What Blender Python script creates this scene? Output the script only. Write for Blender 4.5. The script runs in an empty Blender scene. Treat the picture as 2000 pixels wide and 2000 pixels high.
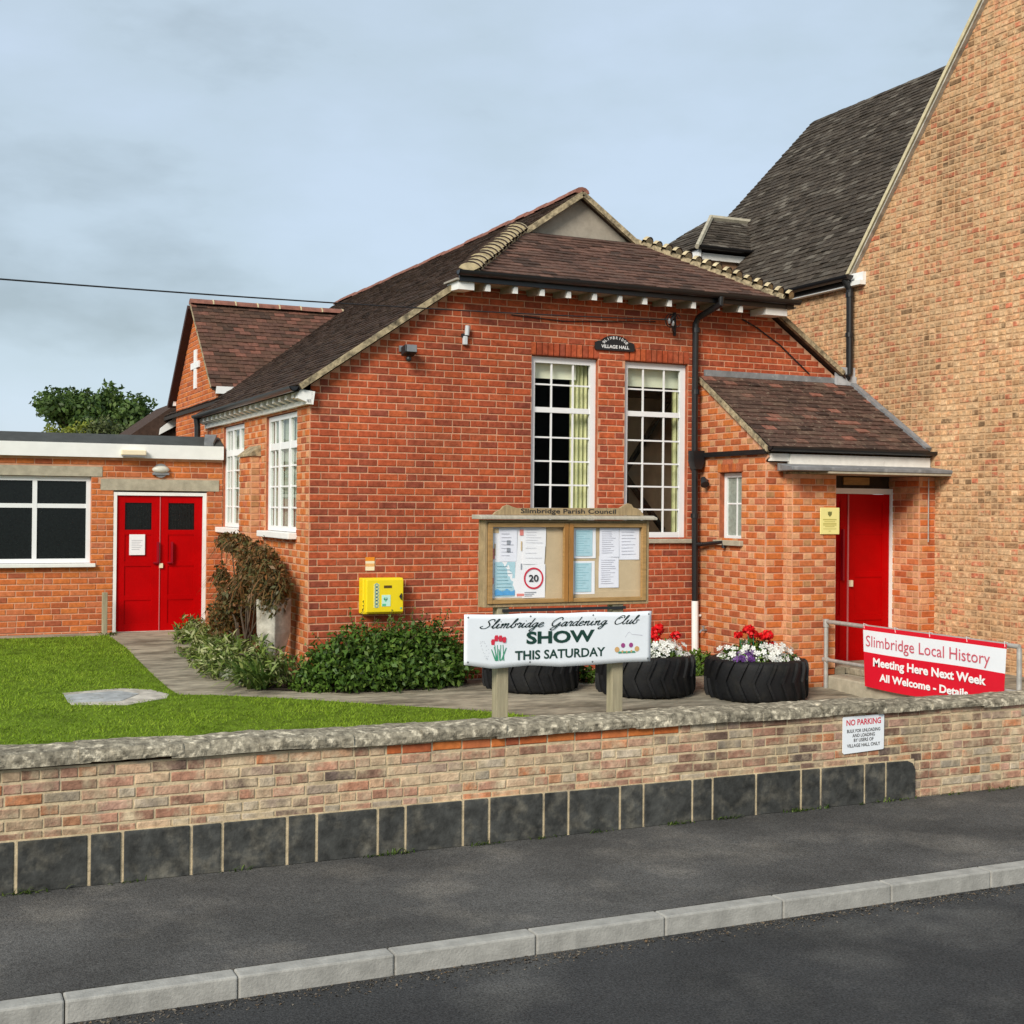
import bpy, math, random
import numpy as np
from mathutils import Vector, Matrix, Euler

random.seed(7)
rng = np.random.default_rng(7)
R = math.radians
S = bpy.context.scene
COL = S.collection

# ------------------------------------------------------------------ camera
CAM = Vector((-4.15413, -14.64451, 1.99718))
c_r = Vector((0.909415, -0.41578642, 0.00927423))
c_u = Vector((-0.01171808, -0.00332635, 0.99992581))
c_f = Vector((0.41572472, 0.90945621, 0.00789725))
FPX = 2581.85
cam = bpy.data.cameras.new('camera')
cam_ob = bpy.data.objects.new('camera', cam)
COL.objects.link(cam_ob)
cam_ob.matrix_world = Matrix(((c_r.x, c_u.x, -c_f.x, CAM.x), (c_r.y, c_u.y, -c_f.y, CAM.y), (c_r.z, c_u.z, -c_f.z, CAM.z), (0, 0, 0, 1)))
cam.sensor_width = 36.0
cam.lens = 36.0 * FPX / 2000.0
cam.shift_y = -31.0 / 2000.0
cam.clip_start = 0.1
cam.clip_end = 2000
S.camera = cam_ob

# ------------------------------------------------------------------ sky, sun, exposure
SUN = Vector((-0.66, -0.54, 0.52)).normalized()
world = bpy.data.worlds.new('World'); S.world = world
world.use_nodes = True
wn, wl = world.node_tree.nodes, world.node_tree.links
wn.clear()
w_out = wn.new('ShaderNodeOutputWorld'); w_bg = wn.new('ShaderNodeBackground')
w_bg.inputs['Strength'].default_value = 0.1
w_sky = wn.new('ShaderNodeTexSky'); w_sky.sky_type = 'NISHITA'; w_sky.sun_disc = False
w_sky.sun_elevation = math.asin(SUN.z); w_sky.sun_rotation = math.atan2(SUN.x, SUN.y)
w_tc = wn.new('ShaderNodeTexCoord')
w_map = wn.new('ShaderNodeMapping'); w_map.inputs['Scale'].default_value = (1.0, 1.0, 2.4); w_map.inputs['Location'].default_value = (0.35, 0.1, 0.15)
w_no = wn.new('ShaderNodeTexNoise'); w_no.inputs['Scale'].default_value = 2.6; w_no.inputs['Detail'].default_value = 7; w_no.inputs['Roughness'].default_value = 0.52
w_ramp = wn.new('ShaderNodeValToRGB')
w_ramp.color_ramp.elements[0].position = 0.39; w_ramp.color_ramp.elements[0].color = (1.50, 1.80, 1.98, 1)
w_ramp.color_ramp.elements[1].position = 0.62; w_ramp.color_ramp.elements[1].color = (2.30, 2.74, 3.25, 1)
e = w_ramp.color_ramp.elements.new(0.5); e.color = (2.08, 2.5, 2.84, 1)
w_mix = wn.new('ShaderNodeMix'); w_mix.data_type = 'RGBA'; w_mix.inputs[0].default_value = 0.9
wl.new(w_tc.outputs['Generated'], w_map.inputs['Vector']); wl.new(w_map.outputs[0], w_no.inputs['Vector'])
wl.new(w_no.outputs['Fac'], w_ramp.inputs['Fac'])
wl.new(w_sky.outputs[0], w_mix.inputs[6]); wl.new(w_ramp.outputs[0], w_mix.inputs[7])
wl.new(w_mix.outputs[2], w_bg.inputs['Color']); wl.new(w_bg.outputs[0], w_out.inputs[0])
sun = bpy.data.lights.new('sun', 'SUN'); sun.energy = 1.5; sun.angle = R(22); sun.color = (1.0, 0.93, 0.82)
sun_ob = bpy.data.objects.new('sun', sun); COL.objects.link(sun_ob)
sun_ob.rotation_euler = SUN.to_track_quat('Z', 'Y').to_euler()
S.view_settings.view_transform = 'Standard'; S.view_settings.look = 'None'
S.view_settings.exposure = 1.35; S.view_settings.gamma = 1.0; S.view_settings.use_curve_mapping = False

# ------------------------------------------------------------------ helpers
WO = {}
def wo(o): return WO.get(o.name, Vector((0, 0, 0)))
def link(name, data, world_loc, parent=None):
    o = bpy.data.objects.new(name, data); COL.objects.link(o)
    WO[o.name] = Vector(world_loc)
    if parent is not None:
        o.parent = parent; o.location = Vector(world_loc) - wo(parent)
    else: o.location = world_loc
    return o
def tag(o, label=None, cat=None, group=None, kind=None):
    if label: o['label'] = label
    if cat: o['category'] = cat
    if group: o['group'] = group
    if kind: o['kind'] = kind
    return o
def thing(name, label, cat, loc, group=None):
    return tag(link(name, None, loc), label, cat, group)

class MB:
    def __init__(s): s.v = []; s.f = []
    def add(s, vs, fs):
        b = len(s.v); s.v += [tuple(p) for p in vs]; s.f += [tuple(b + i for i in f) for f in fs]; return s
    def box(s, x0, x1, y0, y1, z0, z1):
        return s.add([(x0, y0, z0), (x1, y0, z0), (x1, y1, z0), (x0, y1, z0), (x0, y0, z1), (x1, y0, z1), (x1, y1, z1), (x0, y1, z1)],
                     [(0, 3, 2, 1), (4, 5, 6, 7), (0, 1, 5, 4), (1, 2, 6, 5), (2, 3, 7, 6), (3, 0, 4, 7)])
    def poly(s, pts): return s.add(pts, [tuple(range(len(pts)))])
    def prism(s, pts, d):
        n = len(pts); d = Vector(d); P = [Vector(p) for p in pts]
        return s.add(P + [p + d for p in P], [tuple(range(n))[::-1], tuple(range(n, 2 * n))] + [(i, (i + 1) % n, (i + 1) % n + n, i + n) for i in range(n)])
    def bar(s, a, b, w, h, up=(0, 0, 1)):
        a, b = Vector(a), Vector(b); d = (b - a).normalized(); up = Vector(up)
        sd = d.cross(up).normalized() * (w / 2); u = sd.cross(d).normalized() * (h / 2)
        return s.prism([a - sd - u, a + sd - u, a + sd + u, a - sd + u], b - a)
    def tube(s, path, r, n=8, cap=True):
        P = [Vector(p) for p in path]; rs = r if isinstance(r, (list, tuple)) else [r] * len(P)
        b = len(s.v); up = None
        for i, p in enumerate(P):
            d = (P[min(i + 1, len(P) - 1)] - P[max(i - 1, 0)]).normalized()
            if up is None: up = Vector((0, 0, 1)) if abs(d.z) < 0.9 else Vector((1, 0, 0))
            sd = d.cross(up).normalized(); up = sd.cross(d).normalized()
            for k in range(n):
                t = 2 * math.pi * k / n; s.v.append(tuple(p + (sd * math.cos(t) + up * math.sin(t)) * rs[i]))
        for i in range(len(P) - 1):
            for k in range(n):
                a = b + i * n + k; c = b + i * n + (k + 1) % n
                s.f.append((a, c, c + n, a + n))
        if cap: s.f.append(tuple(b + k for k in range(n))[::-1]); s.f.append(tuple(b + (len(P) - 1) * n + k for k in range(n)))
        return s
    def lathe(s, prof, c, n=32, cap=True):
        b = len(s.v); m = len(prof)
        for k in range(n):
            t = 2 * math.pi * k / n
            for r, z in prof: s.v.append((c[0] + r * math.cos(t), c[1] + r * math.sin(t), c[2] + z))
        for k in range(n):
            for i in range(m - 1):
                a = b + k * m + i; c2 = b + ((k + 1) % n) * m + i
                s.f.append((a, c2, c2 + 1, a + 1))
        return s
    def ball(s, c, r, n=8, m=5, sq=(1, 1, 1)):
        b = len(s.v)
        for i in range(m + 1):
            th = math.pi * i / m
            for k in range(n):
                t = 2 * math.pi * k / n
                s.v.append((c[0] + r * sq[0] * math.sin(th) * math.cos(t), c[1] + r * sq[1] * math.sin(th) * math.sin(t), c[2] + r * sq[2] * math.cos(th)))
        for i in range(m):
            for k in range(n):
                a = b + i * n + k; c2 = b + i * n + (k + 1) % n
                s.f.append((a, a + n, c2 + n, c2))
        return s
    def build(s, name, mat, parent=None, smooth=False, bevel=0, label=None):
        V = np.array(s.v, float); c = Vector(((V.min(0) + V.max(0)) / 2).tolist())
        me = bpy.data.meshes.new(name); me.from_pydata([tuple(Vector(p) - c) for p in s.v], [], s.f)
        me.materials.append(mat)
        if smooth: me.polygons.foreach_set('use_smooth', [True] * len(me.polygons))
        me.update()
        o = link(name, me, c, parent)
        if bevel:
            m = o.modifiers.new('bevel', 'BEVEL'); m.width = bevel; m.segments = 2; m.limit_method = 'ANGLE'
        if label: o['label'] = label
        return o

def np_mesh(name, V, faces_n, mat, parent=None, tint=None, smooth=False, kind=None):
    """V: (n*k,3) where each face uses k consecutive vertices (faces_n = k)"""
    V = np.asarray(V, np.float32).reshape(-1, 3); nv = len(V); k = faces_n; nf = nv // k
    c = (V.min(0) + V.max(0)) / 2
    me = bpy.data.meshes.new(name)
    me.vertices.add(nv); me.vertices.foreach_set('co', (V - c).ravel())
    me.loops.add(nv); me.loops.foreach_set('vertex_index', np.arange(nv, dtype=np.int32))
    me.polygons.add(nf); me.polygons.foreach_set('loop_start', np.arange(0, nv, k, dtype=np.int32))
    me.update(calc_edges=True)
    if tint is not None:
        a = me.attributes.new('tint', 'FLOAT', 'FACE'); a.data.foreach_set('value', np.asarray(tint, np.float32))
    if smooth: me.polygons.foreach_set('use_smooth', [True] * nf)
    me.materials.append(mat); me.validate()
    o = link(name, me, Vector(c.tolist()), parent)
    if kind: o['kind'] = kind
    return o

def np_inst(name, TV, TF, mats, mat, parent, tints, kind='stuff'):
    """many transformed copies of a template (quads) in one mesh; mats: (n,3,4)"""
    TV = np.asarray(TV, float); A = np.asarray(mats, float)
    P = np.einsum('nij,vj->nvi', A[:, :, :3], TV) + A[:, None, :, 3]
    idx = np.array(TF)                       # (f,4)
    V = P[:, idx, :].reshape(-1, 3)
    return np_mesh(name, V, 4, mat, parent, np.repeat(tints, len(TF)), kind=kind)

# ------------------------------------------------------------------ materials
def nodes_of(m):
    m.use_nodes = True; nt = m.node_tree
    return nt, nt.nodes, nt.links, nt.nodes['Principled BSDF']
def mat(name, base, rough=0.6, var=0.12, scale=6.0, detail=5, bump=0.0, bscale=60, metal=0.0, spec=0.4, palette=None, src='attr',
        blot=None, blot_scale=3.0, blot_pos=(0.55, 0.7), stretch=(1, 1, 1), coat=0.0, trans=0.0, broad=0.0):
    m = bpy.data.materials.new(name); nt, n, l, p = nodes_of(m)
    p.inputs['Roughness'].default_value = rough; p.inputs['Metallic'].default_value = metal
    p.inputs['Specular IOR Level'].default_value = spec; p.inputs['Coat Weight'].default_value = coat
    geo = n.new('ShaderNodeNewGeometry')
    mp = n.new('ShaderNodeMapping'); mp.inputs['Scale'].default_value = stretch
    l.new(geo.outputs['Position'], mp.inputs['Vector']); vec = mp.outputs[0]
    if palette:
        if src == 'object': t = n.new('ShaderNodeObjectInfo').outputs['Random']
        else:
            at = n.new('ShaderNodeAttribute'); at.attribute_name = 'tint'; t = at.outputs['Fac']
        cr = n.new('ShaderNodeValToRGB'); els = cr.color_ramp.elements
        cr.color_ramp.interpolation = 'LINEAR'
        for i, c in enumerate(palette):
            pos = i / max(1, len(palette) - 1)
            el = els[i] if i < 2 else els.new(pos)
            el.position = pos; el.color = (*c, 1)
        # positions were pushed in order: reset all
        for i, c in enumerate(palette): els[i].position = i / (len(palette) - 1)
        for i, c in enumerate(palette): els[i].color = (*c, 1)
        l.new(t, cr.inputs['Fac']); col = cr.outputs[0]
    else:
        rgb = n.new('ShaderNodeRGB'); rgb.outputs[0].default_value = (*base, 1); col = rgb.outputs[0]
    if blot:
        nb = n.new('ShaderNodeTexNoise'); nb.inputs['Scale'].default_value = blot_scale; nb.inputs['Detail'].default_value = 6; nb.inputs['Roughness'].default_value = 0.62
        l.new(vec, nb.inputs['Vector'])
        mr = n.new('ShaderNodeMapRange'); mr.inputs[1].default_value = blot_pos[0]; mr.inputs[2].default_value = blot_pos[1]
        l.new(nb.outputs['Fac'], mr.inputs[0])
        mx = n.new('ShaderNodeMix'); mx.data_type = 'RGBA'; l.new(mr.outputs[0], mx.inputs[0]); l.new(col, mx.inputs[6]); mx.inputs[7].default_value = (*blot, 1)
        col = mx.outputs[2]
    if var:
        no = n.new('ShaderNodeTexNoise'); no.inputs['Scale'].default_value = scale; no.inputs['Detail'].default_value = detail; no.inputs['Roughness'].default_value = 0.6
        l.new(vec, no.inputs['Vector'])
        mr = n.new('ShaderNodeMapRange'); mr.inputs[1].default_value = 0.3; mr.inputs[2].default_value = 0.7; mr.inputs[3].default_value = 1 - var; mr.inputs[4].default_value = 1 + var
        l.new(no.outputs['Fac'], mr.inputs[0])
        mu = n.new('ShaderNodeVectorMath'); mu.operation = 'SCALE'; l.new(col, mu.inputs[0]); l.new(mr.outputs[0], mu.inputs['Scale'])
        col = mu.outputs[0]
    if broad:
        nz = n.new('ShaderNodeTexNoise'); nz.inputs['Scale'].default_value = .9; nz.inputs['Detail'].default_value = 5; nz.inputs['Roughness'].default_value = .6
        mp2 = n.new('ShaderNodeMapping'); mp2.inputs['Scale'].default_value = (1, 1, .45); l.new(geo.outputs['Position'], mp2.inputs['Vector']); l.new(mp2.outputs[0], nz.inputs['Vector'])
        mr = n.new('ShaderNodeMapRange'); mr.inputs[1].default_value = .32; mr.inputs[2].default_value = .68; mr.inputs[3].default_value = 1 - broad; mr.inputs[4].default_value = 1 + broad * .7
        l.new(nz.outputs['Fac'], mr.inputs[0])
        mu = n.new('ShaderNodeVectorMath'); mu.operation = 'SCALE'; l.new(col, mu.inputs[0]); l.new(mr.outputs[0], mu.inputs['Scale']); col = mu.outputs[0]
    l.new(col, p.inputs['Base Color'])
    if bump:
        nb = n.new('ShaderNodeTexNoise'); nb.inputs['Scale'].default_value = bscale; nb.inputs['Detail'].default_value = 4; l.new(vec, nb.inputs['Vector'])
        bp = n.new('ShaderNodeBump'); bp.inputs['Strength'].default_value = bump; bp.inputs['Distance'].default_value = 0.01
        l.new(nb.outputs['Fac'], bp.inputs['Height']); l.new(bp.outputs[0], p.inputs['Normal'])
    if trans:   # thin leaves: let some light through
        tr = n.new('ShaderNodeBsdfTranslucent'); ms = n.new('ShaderNodeMixShader'); ms.inputs[0].default_value = trans
        l.new(col, tr.inputs['Color']); l.new(p.outputs[0], ms.inputs[1]); l.new(tr.outputs[0], ms.inputs[2])
        l.new(ms.outputs[0], n['Material Output'].inputs[0])
    return m
def glass_mat(name, tint, refl_ior=1.3):
    m = bpy.data.materials.new(name); m.use_nodes = True; n, l = m.node_tree.nodes, m.node_tree.links
    n.remove(n['Principled BSDF'])
    t = n.new('ShaderNodeBsdfTransparent'); t.inputs[0].default_value = (*tint, 1)
    g = n.new('ShaderNodeBsdfGlossy'); g.inputs['Roughness'].default_value = 0.02
    f = n.new('ShaderNodeFresnel'); f.inputs['IOR'].default_value = refl_ior
    gm = n.new('ShaderNodeNewGeometry'); mm = n.new('ShaderNodeMath'); mm.operation = 'MULTIPLY_ADD'; mm.inputs[1].default_value = -1; mm.inputs[2].default_value = 1
    l.new(gm.outputs['Backfacing'], mm.inputs[0]); m2 = n.new('ShaderNodeMath'); m2.operation = 'MULTIPLY'; l.new(mm.outputs[0], m2.inputs[0]); l.new(f.outputs[0], m2.inputs[1])
    x = n.new('ShaderNodeMixShader'); l.new(m2.outputs[0], x.inputs[0]); l.new(t.outputs[0], x.inputs[1]); l.new(g.outputs[0], x.inputs[2])
    l.new(x.outputs[0], n['Material Output'].inputs[0])
    return m
def s2l(r, g, b):
    f = lambda c: (c / 255 / 12.92) if c / 255 <= 0.04045 else ((c / 255 + 0.055) / 1.055) ** 2.4
    return (f(r), f(g), f(b))

RED = [(.25, .066, .042), (.33, .078, .041), (.38, .084, .04), (.42, .089, .039), (.44, .093, .04), (.455, .099, .041), (.48, .112, .043), (.43, .106, .05), (.36, .094, .047)]
ORG = [(.36, .10, .05), (.44, .12, .045), (.50, .135, .045), (.54, .15, .045), (.58, .18, .05), (.55, .17, .065), (.47, .15, .075)]
TAN = [(.50, .20, .09), (.58, .26, .125), (.62, .31, .155), (.64, .34, .18), (.52, .26, .13), (.42, .22, .10)]
BUFF = [(.20, .125, .07), (.42, .235, .12), (.51, .295, .15), (.54, .32, .165), (.57, .345, .18), (.54, .265, .14), (.56, .31, .155), (.52, .22, .12), (.66, .44, .25), (.36, .22, .12), (.54, .17, .095), (.46, .25, .13)]
OLD = [(.16, .12, .10), (.28, .16, .11), (.40, .20, .13), (.46, .26, .18), (.50, .34, .22), (.55, .40, .26), (.52, .20, .09), (.50, .30, .22), (.34, .29, .22), (.56, .46, .34)]
def pair(name, pal, **k): return (mat(name, (0, 0, 0), palette=pal, src='object', **k), mat(name + '_joined', (0, 0, 0), palette=pal, src='attr', **k))
MB_RED = pair('red_brick', RED, rough=.9, var=.3, scale=16, bump=.35, bscale=90, spec=.06, broad=.28)
MB_ORG = pair('orange_brick', ORG, rough=.9, var=.22, scale=18, bump=.3, bscale=90, spec=.06, broad=.16)
MB_TAN = pair('tan_header_brick', TAN, rough=.9, var=.2, scale=18, bump=.3, bscale=90, spec=.06, broad=.12)
MB_BUFF = pair('buff_brick', BUFF, rough=.9, var=.45, scale=16, bump=.5, bscale=60, spec=.05, broad=.32, blot=(.58, .385, .22), blot_scale=9, blot_pos=(.46, .62))
MB_OLD = pair('old_brick', OLD, rough=.92, var=.35, scale=16, bump=.7, bscale=60, spec=.08, broad=.35, blot=(.54, .43, .285), blot_scale=6, blot_pos=(.45, .66))
MT_RED = mat('mortar_warm', (.62, .335, .21), rough=.95, var=.18, scale=10, bump=.3, spec=.05, broad=.2)
MT_BUFF = mat('mortar_buff', (.56, .365, .205), rough=.95, var=.15, scale=10, bump=.3, spec=.1)
MT_OLD = mat('mortar_sand', (.55, .44, .28), rough=.95, var=.28, scale=9, bump=.7, bscale=40, spec=.1, blot=(.32, .27, .2), blot_scale=4)
M_REVEAL = mat('brick_reveal', (.36, .10, .042), rough=.9, var=.3, scale=14, bump=.4)
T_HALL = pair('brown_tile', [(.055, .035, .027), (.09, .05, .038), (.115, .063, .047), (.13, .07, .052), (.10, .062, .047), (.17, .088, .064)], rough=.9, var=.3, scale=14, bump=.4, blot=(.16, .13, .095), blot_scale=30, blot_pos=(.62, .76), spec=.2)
T_DARK = pair('dark_tile', [(.028, .019, .014), (.044, .027, .02), (.055, .034, .025), (.066, .04, .029), (.05, .034, .025), (.08, .052, .036)], rough=.95, var=.4, scale=14, bump=.4, blot=(.09, .075, .05), blot_scale=22, blot_pos=(.6, .74), spec=.15)  # darker tile palette for the left slope
T_PORCH = pair('mottled_tile', [(.05, .032, .026), (.08, .047, .036), (.10, .055, .042), (.075, .05, .038), (.12, .065, .05), (.085, .055, .042), (.10, .06, .046), (.13, .085, .062), (.26, .11, .078)], rough=.9, var=.35, scale=14, bump=.4, blot=(.27, .22, .16), blot_scale=19, blot_pos=(.58, .72), spec=.2)
T_GREY = pair('grey_tile', [(.034, .026, .018), (.052, .040, .030), (.064, .050, .038), (.082, .066, .050), (.048, .038, .029), (.14, .12, .095)], rough=.9, var=.35, scale=12, bump=.4, blot=(.13, .115, .09), blot_scale=24, blot_pos=(.6, .74), spec=.2)
T_WING = pair('rust_tile', [(.06, .036, .026), (.095, .052, .034), (.125, .062, .042), (.10, .052, .038), (.20, .085, .058)], rough=.9, var=.3, scale=14, bump=.4, spec=.2)
M_DECK = mat('roof_underlay', (.03, .024, .02), rough=.95, var=.1)
M_WHITE = mat('white_paint', (.83, .83, .80), rough=.45, var=.05, scale=5, spec=.4, blot=(.62, .60, .55), blot_scale=6, blot_pos=(.66, .85))
M_UPVC = mat('white_plastic', (.82, .83, .83), rough=.35, var=.02, spec=.5)
M_SOFF = mat('soffit_paint_and_shade', (.33, .30, .25), rough=.8, var=.2, scale=8)  # soffit colour; on the rafter sides it puts their shadow into the colour
M_OFFW = mat('weathered_white_paint', (.80, .78, .72), rough=.6, var=.08, scale=12, blot=(.5, .47, .42), blot_scale=9, blot_pos=(.6, .75))
M_BLACK = mat('black_gutter_paint', (.012, .012, .013), rough=.35, var=.1, spec=.5)
M_RUBBER = mat('tyre_rubber', (.007, .0072, .008), rough=.68, var=.3, scale=9, bump=.25, bscale=40, spec=.3, blot=(.018, .017, .014), blot_scale=7, blot_pos=(.5, .75))
M_CREAM = mat('verge_mortar', (.40, .325, .20), rough=.95, var=.35, scale=18, bump=.8, bscale=40, blot=(.12, .10, .065), blot_scale=12, blot_pos=(.45, .66))
M_HIPT = mat('hip_bonnet_mortar', (.52, .43, .26), rough=.95, var=.3, scale=12, bump=.5, bscale=40)
M_HIPB = mat('bonnet_clay', (.06, .038, .03), rough=.9, var=.3, scale=14, bump=.4)
M_RIDGE = mat('ridge_tile_clay', (.24, .10, .07), rough=.85, var=.35, scale=9, bump=.3)
M_LEAD = mat('lead_sheet', (.20, .21, .22), rough=.55, var=.25, scale=7, bump=.25, bscale=18, spec=.4, blot=(.34, .35, .35), blot_scale=8)
M_LEADP = mat('pale_lead', (.42, .44, .46), rough=.5, var=.2, scale=7)
M_RENDER = mat('grey_render', (.36, .32, .26), rough=.95, var=.12, scale=12, bump=.4, bscale=120)
M_CONC = mat('concrete', (.40, .36, .27), rough=.9, var=.2, scale=8, bump=.4, bscale=50)
M_REDP = mat('red_gloss_paint', (.46, .0, .001), rough=.45, var=.1, scale=3, spec=.10, broad=.1)
M_REDS = mat('red_gloss_paint_edge', (.30, .002, .012), rough=.4, var=.05)
M_DGLASS = mat('dark_reeded_glass', (.008, .010, .010), rough=.25, var=.3, scale=30, spec=.3)
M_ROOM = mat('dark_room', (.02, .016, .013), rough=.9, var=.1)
M_FELT = mat('roof_felt', (.055, .058, .055), rough=.9, var=.2, scale=6, bump=.3)
M_CURT = mat('sage_curtain', (.70, .70, .40), rough=.9, var=.08, scale=20)
M_BLIND = mat('cream_blind', (.82, .84, .66), rough=.8, var=.04)
M_NET = mat('net_curtain', (.47, .50, .43), rough=.9, var=.25, scale=4, stretch=(1, 6, .4))
M_PANE = glass_mat('window_glass', (.985, .99, .985), 1.13)
M_PANES = glass_mat('side_window_glass', (.9, .92, .9), 1.5)
M_PANEB = glass_mat('front_window_glass', (.95, .96, .95), 1.3)
M_PANE2 = glass_mat('notice_glass', (.998, .998, .998), 1.12)
M_OBSC = mat('obscured_glass', (.27, .31, .27), rough=.3, var=.25, scale=25, bump=.4, bscale=60)
M_OAK = mat('weathered_oak', (.38, .225, .085), rough=.65, var=.22, scale=9, stretch=(1, 1, 5), bump=.15, bscale=40, spec=.3)
M_OAKG = mat('greyed_oak', (.36, .26, .14), rough=.75, var=.25, scale=9, stretch=(6, 1, 1), bump=.2, bscale=40, spec=.25)
M_OAKO = mat('orange_oak', (.36, .165, .04), rough=.5, var=.2, scale=9, stretch=(1, 1, .3), spec=.4)
M_POST = mat('treated_post', (.33, .29, .19), rough=.85, var=.2, scale=10, stretch=(3, 3, .3), bump=.25, bscale=30)
M_CORK = mat('brown_backing_paper', (.55, .43, .27), rough=.9, var=.08, scale=6, bump=.5, bscale=9)
M_BANNER = mat('white_vinyl', (.78, .82, .86), rough=.4, var=.02, spec=.4)
M_INKG = mat('dark_green_ink', (.008, .045, .032), rough=.5, var=0)
M_INKK = mat('black_ink', (.015, .016, .018), rough=.6, var=0)
M_INKGR = mat('grey_ink', (.30, .32, .36), rough=.6, var=0)
M_INKW = mat('white_ink', (.85, .85, .85), rough=.5, var=0)
M_INKR = mat('red_ink', (.62, .03, .06), rough=.5, var=0)
M_STEMG = mat('green_ink', (.05, .30, .17), rough=.5, var=0)
M_ORNG = mat('orange_ink', (.62, .38, .16), rough=.5, var=0)
M_PURP = mat('purple_ink', (.33, .06, .22), rough=.5, var=0)
M_PAPER = mat('white_paper', (.86, .86, .88), rough=.8, var=.02)
M_PAPERL = mat('lilac_white_paper', (.80, .81, .88), rough=.8, var=.02)
M_PAPERB = mat('pale_blue_print', (.42, .63, .70), rough=.7, var=.06, scale=30)
M_SEA = mat('blue_print', (.10, .36, .68), rough=.7, var=.1, scale=30)
M_REDV = mat('red_vinyl', (.66, .008, .026), rough=.4, var=.03, spec=.4)
M_YEL = mat('yellow_powder_coat', (.86, .66, .012), rough=.35, var=.03, spec=.5)
M_YELS = mat('pale_yellow_sign', (.82, .76, .30), rough=.4, var=.03)
M_LBLG = mat('green_label', (.12, .52, .30), rough=.5, var=0)
M_MINT = mat('mint_label', (.55, .82, .70), rough=.5, var=0)
M_ORSTK = mat('orange_sticker', (.80, .27, .015), rough=.5, var=0)
M_PEACH = mat('peach_sticker', (.78, .42, .16), rough=.5, var=0)
M_CREAMS = mat('cream_sticker', (.85, .74, .52), rough=.5, var=0)
M_GALV = mat('galvanised_steel', (.42, .41, .38), rough=.5, var=.2, scale=14, metal=.3, spec=.5)
M_LAMPW = mat('lamp_diffuser', (.62, .60, .52), rough=.4, var=.08)
M_METAL = mat('dull_metal', (.30, .31, .32), rough=.45, var=.1, metal=.5)
M_DARKP = mat('dark_plastic', (.02, .022, .025), rough=.5, var=.1)
M_STONE = mat('pale_stone', (.46, .43, .37), rough=.95, var=.3, scale=9, bump=.5, bscale=30, blot=(.28, .25, .2), blot_scale=5, blot_pos=(.5, .75))
M_PATH = mat('worn_concrete_path', (.32, .28, .205), rough=.95, var=.4, scale=7, detail=8, bump=.7, bscale=35, blot=(.13, .11, .075), blot_scale=2.2, blot_pos=(.46, .66), stretch=(.6, 1.7, 1), broad=.2)
M_SOIL = mat('dark_soil', (.045, .03, .02), rough=1, var=.4, scale=18, bump=.8, bscale=25)
M_LAWN = mat('lawn_turf', (.11, .17, .016), rough=1, var=.35, scale=6, bump=.6, bscale=60, spec=.1)
M_COPE = mat('lichened_coping', (.27, .24, .18), rough=.98, var=.65, scale=17, detail=8, bump=1.0, bscale=50, spec=.05, broad=.25, blot=(.64, .57, .43), blot_scale=13, blot_pos=(.53, .64))
M_PLINTH = mat('blue_engineering_brick', (.055, .056, .052), rough=.8, var=.5, scale=9, bump=.6, bscale=30, spec=.2, blot=(.14, .13, .105), blot_scale=7, blot_pos=(.5, .72), broad=.3)
M_ROAD = mat('asphalt', (.05, .05, .05), rough=.95, var=.55, scale=70, bump=1.0, bscale=110, broad=.3, spec=.15, blot=(.09, .088, .083), blot_scale=1.1, blot_pos=(.5, .7))
M_PAVE = mat('pavement_tarmac', (.095, .092, .087), rough=.95, var=.55, scale=80, bump=1.0, bscale=110, broad=.35, spec=.15, blot=(.15, .14, .125), blot_scale=1.4, blot_pos=(.5, .68))
M_KERB = mat('kerb_stone', (.33, .32, .29), rough=.9, var=.2, scale=10, bump=.4)
M_GRND = mat('far_ground', (.07, .10, .03), rough=1, var=.3, scale=.6)
M_WIRE = mat('cable_sheath', (.02, .02, .022), rough=.6, var=0)
M_BARK = mat('bark', (.09, .065, .045), rough=.95, var=.3, scale=14, bump=.6)
def leafmat(name, pal, trans=.25, rough=.5, spec=.35): return mat(name, (0, 0, 0), palette=pal, src='attr', rough=rough, var=.12, scale=10, spec=spec, trans=trans)
L_BUSH = leafmat('bush_leaf', [(.022, .052, .009), (.045, .10, .014), (.07, .145, .018), (.09, .175, .022), (.15, .225, .04), (.06, .125, .024)])
L_GRASS = leafmat('grass_blade', [(.14, .23, .012), (.19, .30, .018), (.23, .35, .024), (.26, .38, .03), (.33, .42, .05)], rough=.7, spec=.2)
L_BROWN = leafmat('bronze_leaf', [(.05, .04, .016), (.11, .075, .024), (.23, .095, .03), (.11, .11, .034), (.08, .07, .022), (.30, .125, .045)])
L_EUO = leafmat('variegated_leaf', [(.05, .09, .018), (.10, .155, .03), (.15, .22, .035), (.22, .28, .06), (.48, .48, .25), (.13, .20, .035), (.08, .13, .03)])
L_IRIS = leafmat('strap_leaf', [(.04, .085, .015), (.07, .13, .02), (.11, .17, .03), (.16, .21, .05)])
L_STRAP = leafmat('pale_strap_leaf', [(.08, .14, .025), (.13, .20, .035), (.19, .26, .05), (.34, .36, .14)])
L_TREE = leafmat('tree_leaf', [(.035, .065, .016), (.06, .11, .022), (.09, .15, .03), (.13, .19, .05)])
L_YG = leafmat('yellow_green_leaf', [(.14, .17, .02), (.24, .27, .03), (.32, .34, .05)])
L_SILV = leafmat('silver_leaf', [(.22, .25, .17), (.36, .38, .27), (.48, .48, .36)])
F_RED = leafmat('red_petal', [(.62, .004, .008), (.75, .008, .012), (.85, .02, .02)], trans=.2)
F_WHITE = leafmat('white_petal', [(.70, .72, .66), (.80, .81, .76), (.86, .86, .82)], trans=.2)
F_PURP = leafmat('purple_petal', [(.05, .015, .09), (.11, .03, .19), (.16, .06, .26)], trans=.2)
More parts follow.
